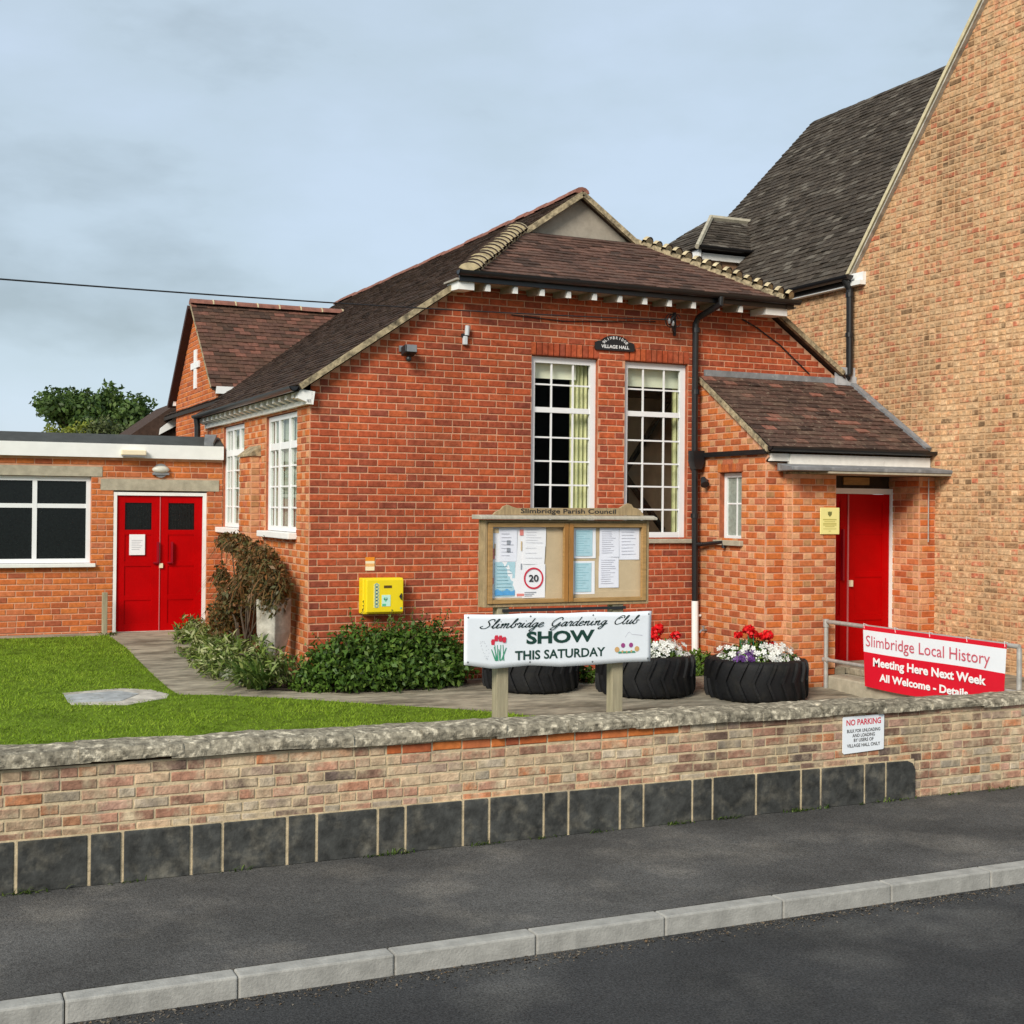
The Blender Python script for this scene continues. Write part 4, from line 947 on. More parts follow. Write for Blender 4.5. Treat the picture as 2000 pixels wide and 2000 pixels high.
# plants at its foot
base = [(random.uniform(-1.72, -1.5), random.uniform(4.2, 4.4), .16) for _ in range(60)]
tag(blades('weed_tuft', base, [(random.gauss(0, .4), random.gauss(-.1, .4), 1) for _ in base], [random.uniform(.06, .16) for _ in base], [.012] * 60, L_IRIS, None, 3), 'dark green weeds at the foot of the grey timber post', 'weeds')

# ================================================================== CROSS WING BEHIND, FAR ROOF, TREES
wing = thing('gabled_wing', 'orange brick gabled wing with white cross and rusty tiled roof behind the hall', 'building', (.3, 8.2, .3))
B = Bricks(wing, MB_ORG, 300)
GX, GN, GF, GA, GE, GT = .3, 6.54, 9.90, 8.2, 3.98, 5.42      # gable plane, near/far corner, apex, eaves and top
gk = (GT - GE) / (GA - GN)
brick_wall(B, wing, 'gable_wall', (GX, 0, 0), (0, -1), 2.4, GT - .03, lambda z: -GF if z < GE else -GF + (z - GE) / gk, lambda z: -GN if z < GE else -GN - (z - GE) / gk, phead=.4)
brick_wall(B, wing, 'front_wall', (0, GN, 0), (1, 0), 2.9, GE, GX, 1.5, phead=.2)
B.finish()
wroof = link('roof', None, (1.5, 7.7, 4.6), wing)
T = Tiles(wing, T_WING, 300)
EY0, EZ0 = GN - .14, GE - .12
dy, dz = GA - EY0, GT + .02 - EZ0; wl_ = math.hypot(dy, dz)
T.slope(wroof, (GX - .1, EY0, EZ0), (1, 0, 0), (0, dy, dz), wl_, lambda s: 0, lambda s: 1.1 + s / wl_ * 2.1)
T.finish()
mb = MB(); mb.prism([(GX - .08, EY0 + .01, EZ0 - .012), (3.4, EY0 + .01, EZ0 - .012), (3.4, GA, GT), (GX - .08, GA, GT)], (0, 0, -.05)); mb.build('roof_deck', M_DECK, wroof)
mb = MB(); mb.prism([(GX - .1, 2 * GA - EY0, EZ0), (3.4, 2 * GA - EY0, EZ0), (3.4, GA, GT + .01), (GX - .1, GA, GT + .01)], (0, 0, -.07)); mb.build('roof_slope', T_WING[1], wroof)
mb = MB(); mb.bar((GX - .08, EY0 + .02, EZ0 - .02), (GX - .08, GA, GT - .02), .04, .045, up=(-1, 0, 0)); mb.build('verge_mortar', M_CREAM, wroof)
mb = MB(); mb.bar((GX - .07, 2 * GA - EY0 + .03, EZ0 - .08), (GX - .07, GA + .02, GT - .06), .08, .14, up=(-1, 0, 0)); mb.build('bargeboard', mat('dark_red_brown_board', (.05, .02, .015), rough=.7), wroof)
rm2 = ridge_mesh('ridge_tile', M_RIDGE, .37, .12); rj = ridge_mesh('ridge_joint', M_HIPT, .025, .124)
for i in range(8):
    zz_ = GT + .0 + random.uniform(-.004, .004); link('ridge_tile', rm2, (GX - .1 + i * .385, GA, zz_), wroof); link('ridge_joint', rj, (GX - .1 + i * .385 + .366, GA, zz_ + .002), wroof)
mb = MB(); mb.box(GX - .02, 1.7, GN - .17, GN - .11, GE - .23, GE - .115); mb.build('fascia', M_WHITE, wing)
mb = MB(); mb.prism([(GX + .36, GN - .15, GE - .23), (GX + .50, GN - .15, GE - .23), (GX + .46, GN - .15, GE - .45), (GX + .40, GN - .15, GE - .45)], (0, .06, 0)); mb.build('bracket', M_WHITE, wing)
mb = MB(); mb.box(GX - .06, GX - .01, GF - .02, GF + .16, GE - .2, GE - .06); mb.build('eaves_end', M_WHITE, wing)
cr = MB(); cr.box(GX - .03, GX - .002, 8.0, 8.2, 3.96, 4.62); cr.build('cross_upright', M_WHITE, wing)
cr = MB(); cr.box(GX - .035, GX - .003, 7.76, 8.44, 4.30, 4.41); cr.build('cross_arm', M_WHITE, wing)
far = thing('rear_outbuilding', 'low dark tiled roof with white eaves behind the annexe and cross gable', 'building', (.4, 12, 3))
mb = MB(); mb.prism([(-.5, 11, 3.17), (.62, 11, 3.99), (1.0, 11, 3.99), (1.0, 11, 3.0), (-.5, 11, 3.0)], (0, 3, 0)); mb.build('roof', T_WING[1], far)
mb = MB(); mb.prism([(.17, 10.9, 3.30), (.52, 10.9, 3.50), (.56, 10.9, 3.72), (.19, 10.9, 3.42)], (0, .08, 0)); mb.build('fascia', M_WHITE, far)
mb = MB(); mb.box(-.4, 1.0, 11.1, 13.9, 0, 3.05); mb.build('wall', MT_RED, far)

def tree(name, label, x, y, z0, lobes, n, size, m, group=None, trunk_h=3):
    t = thing(name, label, 'tree' if 'tree' in name else 'bush', (x, y, z0), group)
    mb = MB(); mb.tube([(x, y, z0), (x + .1, y, z0 + trunk_h * .5), (x, y + .1, z0 + trunk_h)], [.25, .2, .12], 9)
    for l in lobes[:6]: mb.tube([(x, y, z0 + trunk_h * .6), ((x + l[0]) / 2, (y + l[1]) / 2, (z0 + trunk_h + l[2]) / 2), (l[0], l[1], l[2])], [.1, .07, .03], 6)
    mb.build('trunk', M_BARK, t)
    lobes_foliage('crown', lobes, n, size, m, t, shell=.8, aspect=.6)
    return t
lob = []
for i in range(40):
    a = rng.uniform(0, 6.28); r = rng.uniform(0, 1); lob.append((1.55 + math.cos(a) * 2.15 * r, 31 + math.sin(a) * 1.8 * r, 4.7 + rng.uniform(-1.5, 1.05) * (1 - .6 * r), rng.uniform(.4, .75), rng.uniform(.4, .75), rng.uniform(.35, .6)))
tree('broadleaf_tree', 'dark green broadleaf tree beyond the flat roof at far left', 1.1, 31, .6, lob, 15000, .19, L_TREE)
lob = [(-.5 + i * .38, 24 + rng.uniform(-.3, .3), 3.85 + rng.uniform(-.1, .1), .38, .38, .32) for i in range(3)]
tree('pale_bush', 'yellow-green bush peeping over the flat roof below the dark tree', .0, 24, .6, lob, 1300, .11, L_YG, trunk_h=2)
lob = [(.1 + i * .42, 21 + rng.uniform(-.3, .3), 3.70 + rng.uniform(-.12, .2), .42, .42, .4) for i in range(5)]
tree('olive_tree', 'olive green low tree between the dark tree and the outbuilding roof', .9, 21, .6, lob, 3200, .11, leafmat('olive_leaf', [(.05, .07, .024), (.09, .115, .035), (.14, .16, .06)]), trunk_h=2)

# ================================================================== BOUNDARY WALL
bwall = thing('boundary_wall', 'low weathered brick boundary wall with lichened stone coping along the pavement', 'wall', (1, -5.03, -.62))
B = Bricks(bwall, MB_OLD, 300)
fcut = [(-9, 4.215, -1, -.262)]
bw = brick_wall(B, bwall, 'brick_face', (0, -5.2, 0), (1, 0), -.62, .205, -8, 9, fcut + [(-.86, 1.72, .122, .3)], mortar=MT_OLD, phead=.25, pitch=.245, jag=.005)
B.finish()
B = Bricks(bwall, MB_ORG, 14)
brick_wall(B, bwall, 'orange_course', (0, -5.2, 0), (1, 0), .1225, .205, -.86, 1.72, [], mortar=MT_OLD, phead=.3, pitch=.245, jag=.004, label='top course of newer orange bricks')
B.finish()
mb = MB(); mb.box(-8, 9, -5.17, -4.86, -.9, .19); mb.build('wall_core', MT_OLD, bwall)
jx = [4.21, 3.87, 3.63, 3.15, 2.94, 2.47, 2.03, 1.83, 1.36, 1.14]
while jx[-1] > -8: jx += [jx[-1] - .47, jx[-1] - .69]
for i, (a, b) in enumerate(zip(jx, jx[1:])):
    mb = MB()
    if i == 0: mb.prism([(b + .012, -5.232, -.62), (a, -5.232, -.62), (a, -5.232, -.36), (a - .03, -5.232, -.30), (a - .09, -5.232, -.275), (b + .012, -5.232, -.272)], (0, .06, 0))
    else: mb.box(b + .012, a - .012, -5.235 + random.uniform(0, .006), -5.17, -.62, -.268 - random.uniform(0, .006))
    mb.build('plinth_block', M_PLINTH, bwall, bevel=.006)
mb = MB(); mb.box(-8, 4.2, -5.222, -5.18, -.62, -.264); mb.build('plinth_mortar', MT_OLD, bwall)
# coping: rough stones, five shapes
def noise3(p):
    return math.sin(p[0] * 11.3 + 1.7 * math.sin(p[1] * 17 + p[2] * 9)) * .5 + math.sin(p[0] * 27 + p[2] * 31 + 2.1 * math.cos(p[1] * 23)) * .3 + math.sin(p[0] * 61 + p[1] * 47 + p[2] * 53) * .2
def coping_mesh(seed, L=.70):
    prof = [(-.19, -.012), (-.216, -.004), (-.222, .035), (-.220, .085), (-.200, .118), (-.13, .132), (-.04, .142), (.06, .135), (.14, .118), (.172, .06), (.175, -.02)]
    nx = 44; mb = MB(); m = len(prof)
    for i in range(nx + 1):
        x = -L / 2 + L * i / nx
        for j, (y, z) in enumerate(prof):
            e = noise3((x + seed * 3.1, y + seed, z)); e2 = noise3((x * .35 + seed * 7.7, y * .3, .4))
            k = 1 if j < 10 else .3
            mb.v.append((x, y + (-.010 * e - .012 * e2) * k, z + (.009 * e + .010 * e2) * k))
    for i in range(nx):
        for j in range(m): a = i * m + j; b = i * m + (j + 1) % m; mb.f.append((a, b, b + m, a + m))
    mb.f.append(tuple(range(m))); mb.f.append(tuple(nx * m + j for j in range(m))[::-1])
    me = bpy.data.meshes.new('coping_stone'); me.from_pydata(mb.v, [], mb.f); me.materials.append(M_COPE); return me
cms = [coping_mesh(i) for i in range(6)]
x = -7.7; i = 0
while x < 9:
    zc = .232 - .007 * (x + 2.5) + random.uniform(-.003, .003)
    o = link('coping_stone', cms[i % 6], (x, -5.035, zc), bwall); o.rotation_euler = (random.uniform(-.012, .012), .008 + random.uniform(-.006, .006), random.uniform(-.006, .006)); o.scale = (1.0, 1, random.uniform(.62, .70) if x < 3.6 else .5)
    if i % 2: o.rotation_euler.z += math.pi; o.location.y += -.04
    x += .622; i += 1

# ================================================================== NOTICEBOARD
NY = -4.45
nb = thing('notice_board', 'oak two-door parish noticeboard on two square timber posts behind the wall', 'noticeboard', (1.05, -4.4, -.3))
for x in (.39, 1.50):
    mb = MB(); mb.box(x, x + .108, -4.43, -4.325, -.4, 1.16); mb.build('post', M_POST, nb, bevel=.006)
mb = MB(); mb.box(.253, 1.851, -4.36, -4.33, 1.145, 1.885); mb.build('back_panel', M_OAKG, nb)
mb = MB(); mb.box(.255, .285, NY, -4.36, 1.145, 1.884); mb.box(1.822, 1.851, NY, -4.36, 1.145, 1.884); mb.box(.285, 1.822, NY + .004, -4.36, 1.145, 1.172); mb.box(.285, 1.822, NY + .004, -4.36, 1.862, 1.884); mb.build('case', M_OAKG, nb, bevel=.004)
for x0, x1 in ((.288, 1.043), (1.049, 1.819)):
    mb = MB(); st = .042; z0, z1 = 1.175, 1.859
    mid0 = x0 < .5
    mb.box(x0, x0 + st, NY - .012, NY + .02, z0, z1); mb.box(x1 - st, x1, NY - .012, NY + .02, z0, z1)
    mb.box(x0 + st, x1 - st, NY - .010, NY + .02, z1 - .036, z1); mb.box(x0 + st, x1 - st, NY - .010, NY + .02, z0, z0 + .034)
    d = mb.build('door', M_OAK, nb, bevel=.003)
    mb = MB(); xs = (x1 - st + .002, x1 - .002) if mid0 else (x0 + .002, x0 + st - .002)
    mb.box(xs[0], xs[1], NY - .016, NY - .0125, z0 + .01, z1 - .01); mb.build('stile_face', M_OAKO, d)
    mb = MB(); mb.box(x0 + st, x1 - st, NY + .004, NY + .007, z0 + .034, z1 - .036); mb.build('glass', M_PANE2, d)
mb = MB(); mb.box(.29, 1.815, -4.415, -4.361, 1.178, 1.86); mb.build('backing_paper', M_CORK, nb)
mb = MB(); mb.box(.31, 1.79, -4.4185, -4.4155, 1.18, 1.262); mb.build('paper_strip', M_CORK, nb, bevel=.002)
mb = MB(); mb.prism([(.20, NY - .065, 1.889), (.20, NY - .065, 1.908), (.20, NY, 1.926), (.20, -4.3, 1.926), (.20, -4.3, 1.889)], (1.70, 0, 0)); mb.build('cornice', mat('bleached_cornice', (.42, .38, .30), rough=.8, var=.2, scale=9, stretch=(6, 1, 1)), nb, bevel=.004)
hb = [(.335, 1.928), (.355, 1.950), (.405, 1.972), (.43, 2.0), (.47, 2.012), (.50, 1.998), (.55, 1.985), (1.55, 1.993), (1.585, 2.012), (1.63, 2.035), (1.665, 2.026), (1.68, 2.0), (1.74, 1.985), (1.775, 1.952), (1.79, 1.928)]
mb = MB(); mb.prism([(x, NY - .01, z) for x, z in hb], (0, .035, 0)); hd = mb.build('header_board', M_OAKG, nb)
text_mesh('Slimbridge Parish Council', 'lettering', M_INKK, hd, (.584, NY - .0105, 1.943), EX, EZ, width=.92, height=.038, bold=.012)
def paper(x0, x1, z0, z1, m, label, name='notice', d=0.0, lines=0, tilt=0.0, ink=M_INKGR, extra=None, cat='notice'):
    t = thing(name, label, cat, ((x0 + x1) / 2, -4.38, (z0 + z1) / 2), 'papers pinned in the noticeboard')
    y = -4.4205 - d * .8; n = 6; mb = MB()
    for i in range(n + 1):
        for j in range(n + 1):
            a, b = i / n, j / n; mb.v.append((x0 + (x1 - x0) * a + tilt * (b - .5), y - .002 * math.sin(a * 5 + b * 4 + x0 * 30), z0 + (z1 - z0) * b - tilt * (a - .5) * .5))
    for i in range(n):
        for j in range(n): q = i * (n + 1) + j; mb.f.append((q, q + n + 1, q + n + 2, q + 1))
    s = mb.build('sheet', m, t, smooth=True); W = x1 - x0; H = z1 - z0
    for k in range(lines):
        z = z1 - H * (.12 + .8 * k / lines); mb = MB(); r = random.uniform(.55, .95)
        mb.box(x0 + W * .1, x0 + W * .1 + W * .8 * r, y - .0045, y - .0035, z - H * .008, z + H * .004); mb.build('print_line', ink, t)
    if extra: extra(t, x0, x1, z0, z1, y)
    return t
M_LTEAL = mat('teal_print_line', (.22, .45, .52), rough=.7, var=0); M_LGREY = mat('pale_grey_print', (.52, .52, .58), rough=.7, var=0)
M_COLP = mat('coral_print', (.75, .25, .22), rough=.7, var=0); M_SAND = mat('sand_print', (.60, .45, .26), rough=.7, var=0)
def ex_poster(t, x0, x1, z0, z1, y):
    for x, z, w, h, m in [(x0 + .01, z1 - .05, .05, .04, M_SAND), (x0 + .005, z1 - .27, .02, .09, M_COLP), (x0 + .02, z1 - .24, .012, .1, M_SAND), (x1 - .06, z1 - .07, .035, .05, M_COLP), (x1 - .05, z1 - .2, .012, .08, M_SAND), (x1 - .05, z1 - .36, .012, .05, M_INKGR), (x1 - .085, z0 + .012, .07, .022, M_COLP), (x0 + .004, z0 + .12, .012, .05, M_COLP)]:
        mb = MB(); mb.box(x, x + w, y - .0045, y - .0035, z, z + h); mb.build('print_patch', m, t)
paper(.338, .655, 1.222, 1.822, M_PAPER, 'large white poster with coral and sand edges behind smaller sheets in left case', d=0, extra=ex_poster, name='poster', cat='poster')
def ex_marks(t, x0, x1, z0, z1, y):
    for z in (.60, .36):
        mb = MB(); cz = z0 + (z1 - z0) * z; mb.box((x0 + x1) / 2 - .014, (x0 + x1) / 2 + .018, y - .0045, y - .0035, cz - .018, cz + .018); mb.build('print_patch', M_PURP if 0 else M_INKGR, t)
paper(.405, .568, 1.53, 1.80, M_PAPERL, 'pale lilac sheet with two dark square marks in the left case', d=.004, lines=7, ink=M_LGREY, extra=ex_marks)
def ex_sea(t, x0, x1, z0, z1, y):
    mb = MB(); n = 10; zt = [z0 + .055 + .012 * math.sin(k * 1.3) for k in range(n + 1)]
    mb.poly([(x0 + .004, y - .004, z0 + .012), (x1 - .004, y - .004, z0 + .012)] + [(x0 + .004 + (x1 - x0 - .008) * k / n, y - .004, zt[k]) for k in range(n, -1, -1)]); mb.build('sea_picture', M_SEA, t)
paper(.362, .553, 1.232, 1.527, M_PAPERB, 'turquoise poster with a blue wave along its foot in left case', d=.004, lines=8, ink=M_LTEAL, extra=ex_sea, name='poster', cat='poster')
paper(.630, .842, 1.655, 1.822, M_PAPER, 'white typed sheet at top beside the bare backing in left case', d=.004, lines=6, ink=M_LGREY)
paper(.625, .832, 1.505, 1.665, M_PAPER, 'curling white sheet directly above the red ringed 20 poster', d=.007, lines=3, tilt=.006, ink=M_LGREY)
def ex_20(t, x0, x1, z0, z1, y):
    c = (.727, y - .0042, 1.385)
    mb = MB(); disc(mb, c, .093, n=40, r0=.078); mb.build('red_ring', M_INKR, t)
    text_mesh('20', 'lettering', M_INKK, t, (.727, y - .0035, 1.358), EX, EZ, height=.056, width=.092, bold=.02, align='CENTER', thick=.002)
    for k in range(3):
        mb = MB(); mb.box(x0 + .02, x0 + .13 - .02 * k, y - .0042, y - .0034, 1.262 - k * .015, 1.269 - k * .015); mb.build('print_line', M_INKGR, t)
paper(.622, .838, 1.218, 1.505, M_PAPER, 'white poster with a red ringed number 20 in the left case', d=.004, extra=ex_20, name='poster', cat='poster')
def ex_edge(t, x0, x1, z0, z1, y):
    mb = MB(); mb.box(x0 + .015, x1 - .035, y - .0038, y - .003, z0 + .02, z1 - .015); mb.build('print_panel', M_PAPERB, t)
    for k in range(10):
        z = z1 - .03 - k * (z1 - z0 - .06) / 10; mb = MB(); mb.box(x0 + .03, x1 - .06 - .03 * (k % 3), y - .0046, y - .0039, z - .004, z); mb.build('print_line', M_LTEAL, t)
paper(1.115, 1.330, 1.552, 1.816, M_PAPER, 'upper of two pale blue sheets beside the centre of the right case', extra=ex_edge)
paper(1.112, 1.322, 1.240, 1.528, M_PAPER, 'lower of two pale blue sheets beside the centre of the right case', extra=ex_edge)
paper(1.362, 1.562, 1.292, 1.570, M_PAPERL, 'lower white typed sheet in the middle column of right case', lines=12, ink=M_LGREY)
paper(1.366, 1.562, 1.562, 1.816, M_PAPERL, 'upper white typed sheet in the middle column of right case', lines=11, d=.003, ink=M_LGREY)
paper(1.565, 1.768, 1.537, 1.816, M_PAPERL, 'white typed sheet at the top right corner of the right case', lines=8, ink=M_LGREY)
# ------------------------------------------------------------------ white banner
BY = -4.50
ban = thing('gardening_club_banner', 'white gardening club show banner tied across the noticeboard posts', 'banner', (.95, BY, .87))
mb = MB(); nx, nz = 48, 10
top = lambda a: 1.098 - .014 * a - .006 * math.sin(a * math.pi * 3) ** 2
xs_, zs_ = [0, .15, .34, .5, .67, .85, 1], [.680, .636, .652, .628, .630, .640, .638]
bot = lambda a: float(np.interp(a, xs_, zs_))
def banp(a, b, off=0):
    x = .056 + 1.796 * a + (.004 - .02 * a) * (1 - b) * .5; z = bot(a) + (top(a) - bot(a)) * b
    y = BY + .0012 * math.sin(a * 23 + b * 5) + .0016 * math.sin(a * 9 - b * 3)
    return (x, y - off, z)
for i in range(nx + 1):
    for j in range(nz + 1): mb.v.append(banp(i / nx, j / nz))
for i in range(nx):
    for j in range(nz): q = i * (nz + 1) + j; mb.f.append((q, q + nz + 1, q + nz + 2, q + 1))
bs = mb.build('sheet', M_BANNER, ban, smooth=True)
md = bs.modifiers.new('thickness', 'SOLIDIFY'); md.thickness = .002; md.offset = 1
BT = BY - .0048
script_mesh('Slimbridge Gardening Club', 'lettering', M_INKG, ban, (.20, BT, .976), (1, 0, .0), EZ, 1.525, .037, nib=.22)
text_mesh('SHOW', 'lettering', M_INKG, ban, (.627, BT, .838), (1, 0, .0), EZ, width=.655, height=.095, bold=.038, thick=.001)
text_mesh('THIS SATURDAY', 'lettering', M_INKG, ban, (.522, BT, .703), (1, 0, .004), EZ, width=.865, height=.073, bold=.024, thick=.001)
# tulips
mb = MB()
for x, z, s, r in [(.318, .858, 1, .5), (.348, .888, 1.1, .2), (.385, .885, 1.1, -.2), (.42, .875, 1, -.3)]:
    for dx in (-.008, 0, .008): o_ = BT - .0004 * (len(mb.f) + 1); mb.poly([(x + dx - .006, o_, z - .02), (x + dx + .006, o_, z - .022), (x + dx + .010, o_, z + .012 * s), (x + dx + .002, o_, z + .03 * s), (x + dx - .010, o_, z + .012 * s)])
mb.build('tulip_print', M_INKR, ban)
mb = MB()
for x0, x1 in [(.35, .335), (.365, .358), (.385, .39), (.42, .41)]: mb.poly([(x0 - .004, BT, .70), (x0 + .004, BT, .70), (x1 + .003, BT, .835), (x1 - .003, BT, .835)])
for x0, x1, zt in [(.345, .305, .80), (.36, .33, .82), (.40, .44, .81), (.385, .372, .80)]: mb.poly([(x0 - .008, BT - .001, .705), (x0 + .006, BT - .001, .705), (x1 + .004, BT - .001, zt), (x1 - .004, BT - .001, zt)])
mb.build('stem_print', M_STEMG, ban)
mb = MB()
for k in range(26):
    t = k * .55; x, z = .235 + .045 * math.cos(t) * (.4 + k / 40), .79 + .075 * math.sin(t * .77)
    mb.poly([(x, BT, z), (x + .007, BT, z + .002), (x + .006, BT, z + .007)])
mb.build('spray_print', M_INKGR, ban)
mb = MB()
for x, z in [(1.505, .755), (1.705, .755)]: disc(mb, (x, BT, z), .024, uz=(0, 0, 1), n=12, off=.0)
for x, z in [(1.56, .735), (1.60, .73), (1.65, .735)]: disc(mb, (x, BT - .0005, z), .012, n=8)
mb.build('flower_print', M_ORNG, ban)
mb = MB(); [disc(mb, (x, BT, .79), .021, n=12) for x in (1.565, 1.645)]; mb.build('flower_print', M_PURP, ban)
mb = MB()
for x in (1.535, 1.58, 1.625, 1.67): mb.poly([(x - .02, BT - .001, .722), (x + .02, BT - .001, .722), (x + .012, BT - .001, .737), (x - .012, BT - .001, .737)])
mb.build('leaf_print', M_STEMG, ban)
mb = MB(); pth = [(1.585, .86), (1.60, .88), (1.615, .90), (1.63, .905), (1.65, .885), (1.69, .88), (1.76, .872)]
for (a, b), (c, d) in zip(pth, pth[1:]): mb.poly([(a, BT, b - .002), (c, BT, d - .002), (c, BT, d + .002), (a, BT, b + .002)])
mb.build('sketch_print', M_LGREY, ban)
for a in (.02, .34, .675, .985):
    for b in (.94, .06):
        p = banp(a, b, .003); mb = MB(); disc(mb, p, .008, n=12, r0=.003); mb.build('eyelet', M_DARKP, ban)
mb = MB(); mb.box(.43, 1.62, -4.452, -4.436, 1.103, 1.128); mb.build('shadow_strip', M_DARKP, ban)  # dark strip painted in for the shadow between board and banner

# ================================================================== SIGNS AND WALL FITTINGS
np_ = thing('no_parking_sign', 'white NO PARKING sign plate fixed to the low boundary wall', 'sign', (3.62, -5.22, 0))
M_SIGN = mat('white_sign_enamel', (.80, .83, .86), rough=.35, var=.02)
mb = MB(); mb.prism([(3.405, -5.213, -.168), (3.840, -5.213, -.150), (3.850, -5.213, -.14), (3.853, -5.213, .155), (3.842, -5.213, .164), (3.402, -5.213, .160), (3.393, -5.213, .15), (3.392, -5.213, -.155)], (0, -.008, 0)); pl = mb.build('plate', M_SIGN, np_)
text_mesh('NO PARKING', 'lettering', M_INKR, np_, (3.622, -5.2215, .085), (1, 0, .01), EZ, width=.385, height=.05, bold=.02, align='CENTER')
for s, z, w in [('BULK FOR UNLOADING', .020, .37), ('AND LOADING', -.022, .25), ('BY USERS OF', -.064, .22), ('VILLAGE HALL ONLY', -.110, .37)]:
    text_mesh(s, 'lettering', M_INKK, np_, (3.622, -5.2215, z), (1, 0, .01), EZ, width=w, height=.029, bold=.012, align='CENTER')
vp = thing('village_hall_plaque', 'small black arched name plaque above the gap between the tall windows', 'plaque', (3.93, -.01, 4.05))
pts = [(3.66, 3.975), (4.205, 3.975), (4.22, 4.0), (4.215, 4.07), (4.17, 4.09), (4.12, 4.095)] + [(3.937 + .2 * math.cos(t), 4.07 + .095 * math.sin(t)) for t in np.linspace(.3, math.pi - .3, 12)] + [(3.755, 4.095), (3.70, 4.09), (3.655, 4.07), (3.65, 4.0)]
mb = MB(); mb.prism([(x, -.012, z) for x, z in pts], (0, -.02, 0)); mb.build('plate', M_BLACK, vp)
mb = MB()
text_mesh('VILLAGE HALL', 'lettering', M_INKW, vp, (3.937, -.033, 4.003), EX, EZ, width=.40, height=.040, bold=.025, align='CENTER')
for i, ch in enumerate('SLIMBRIDGE'):
    t = R(148 - i * 116 / 9); ux = Vector((math.sin(t), 0, -math.cos(t))); uz = Vector((math.cos(t), 0, math.sin(t)))
    p = Vector((3.937 + .18 * math.cos(t) * .98, -.033, 4.005 + .115 * math.sin(t))); text_mesh(ch, 'lettering', M_INKW, vp, p, ux, uz, height=.034, width=.026 if ch != 'I' else .008, bold=.025, align='CENTER')
al = thing('alarm_box', 'narrow grey alarm sounder high on the hall wall below the cable', 'alarm box', (1.885, -.02, 4.04))
mb = MB(); mb.box(1.86, 1.915, -.06, -.008, 3.925, 4.03); mb.build('lower_tube', mat('pale_grey_casing', (.55, .58, .60), rough=.5, var=.05), al, bevel=.01)
mb = MB(); mb.box(1.845, 1.93, -.045, -.008, 4.02, 4.06); mb.build('clamp', M_DARKP, al)
mb = MB(); mb.tube([(1.905, -.05, 4.04), (1.91, -.055, 4.155)], .028, 10); mb.build('upper_tube', bpy.data.materials['pale_grey_casing'], al)
fl = thing('floodlight', 'small dark security floodlight on the hall wall below the sloping verge', 'floodlight', (1.14, -.02, 3.78))
mb = MB(); mb.box(1.06, 1.11, -.03, -.008, 3.80, 3.87); mb.build('bracket', M_METAL, fl)
mb = MB(); mb.prism([(1.07, -.05, 3.85), (1.07, -.19, 3.87), (1.07, -.21, 3.78), (1.07, -.06, 3.74)], (.15, 0, 0)); mb.build('head', M_DARKP, fl, bevel=.01)
mb = MB(); mb.box(1.085, 1.205, -.222, -.212, 3.785, 3.865); mb.build('lens', M_METAL, fl)
mb = MB(); mb.ball((1.145, -.12, 3.71), .035, 10, 6); mb.build('sensor', M_DARKP, fl)
br = thing('cable_bracket', 'dark ironwork cable bracket with coiled wires under the front eaves', 'bracket', (4.7, -.02, 4.37))
mb = MB(); mb.box(4.80, 4.83, -.03, -.008, 4.22, 4.52); mb.tube([(4.80, -.02, 4.48), (4.70, -.22, 4.46), (4.62, -.26, 4.38), (4.68, -.2, 4.28), (4.80, -.02, 4.26)], .012, 8); mb.tube([(4.50, -.2, 4.385), (4.62, -.25, 4.39), (4.8, -.03, 4.37)], .01, 8); mb.build('arm', M_WIRE, br)
mb = MB()
for k in range(3): mb.tube([(4.68 + .075 * math.cos(t) + .03 * k, -.14 - .02 * k, 4.39 + .085 * math.sin(t)) for t in np.linspace(.3 * k, 5.2 + .3 * k, 16)], .006, 6)
mb.build('wire_coil', M_WIRE, br)
for x, z in ((4.60, 4.37), (4.655, 4.345)):
    mb = MB(); mb.tube([(x, -.24, z + .03), (x, -.24, z), (x, -.24, z - .035)], [.012, .022, .014], 8); mb.build('insulator', M_METAL, br)
wire = MB(); a, b = Vector((4.51, -.2, 4.385)), Vector((-9.0, -5.37, 3.543))
wire.tube([a + (b - a) * t + EZ * (-.10 * 4 * t * (1 - t)) for t in np.linspace(0, 1, 30)], .0075, 6)
tag(wire.build('overhead_cable', M_WIRE), 'thin black overhead cable running from the hall wall across the sky', 'cable')
# defibrillator
df = thing('defibrillator_cabinet', 'bright yellow defibrillator cabinet on the brick wall above the green bush', 'cabinet', (.86, -.1, .74))
mb = MB(); mb.box(.60, 1.09, -.16, -.008, .745, 1.16); mb.build('box', M_YEL, df, bevel=.012)
mb = MB(); mb.box(.635, 1.085, -.185, -.162, .765, 1.145); dd = mb.build('door', M_YEL, df, bevel=.01)
def on_door(name, x0, x1, z0, z1, m, d=.0025, par=df, bev=0):
    mb = MB(); mb.box(x0, x1, -.186 - d, -.1855, z0, z1); return mb.build(name, m, par, bevel=bev)
on_door('dark_vent', .845, .94, 1.045, 1.075, mat('brown_slot', (.09, .055, .01), rough=.6, var=0))
on_door('label', .82, .925, .835, .965, M_MINT); on_door('label_foot', .825, .87, .84, .865, M_LBLG, .004)
mb = MB(); [disc(mb, (x, -.1915, z), r, n=14) for x, z, r in ((.855, .925, .014), (.875, .925, .014))]; mb.poly([(.841, -.1915, .92), (.865, -.1915, .885), (.889, -.1915, .92)]); mb.build('heart_mark', M_LBLG, df)
mb = MB(); mb.poly([(.868, -.193, .945), (.877, -.193, .925), (.868, -.193, .925), (.873, -.193, .905), (.860, -.193, .93), (.868, -.193, .93)]); mb.build('bolt_mark', M_INKW, df)
M_TEAL = mat('grey_teal_print', (.25, .42, .38), rough=.5, var=0)
on_door('strip', .722, .790, .82, 1.095, mat('pale_yellow_strip', (.80, .74, .25), rough=.5, var=0), .002)
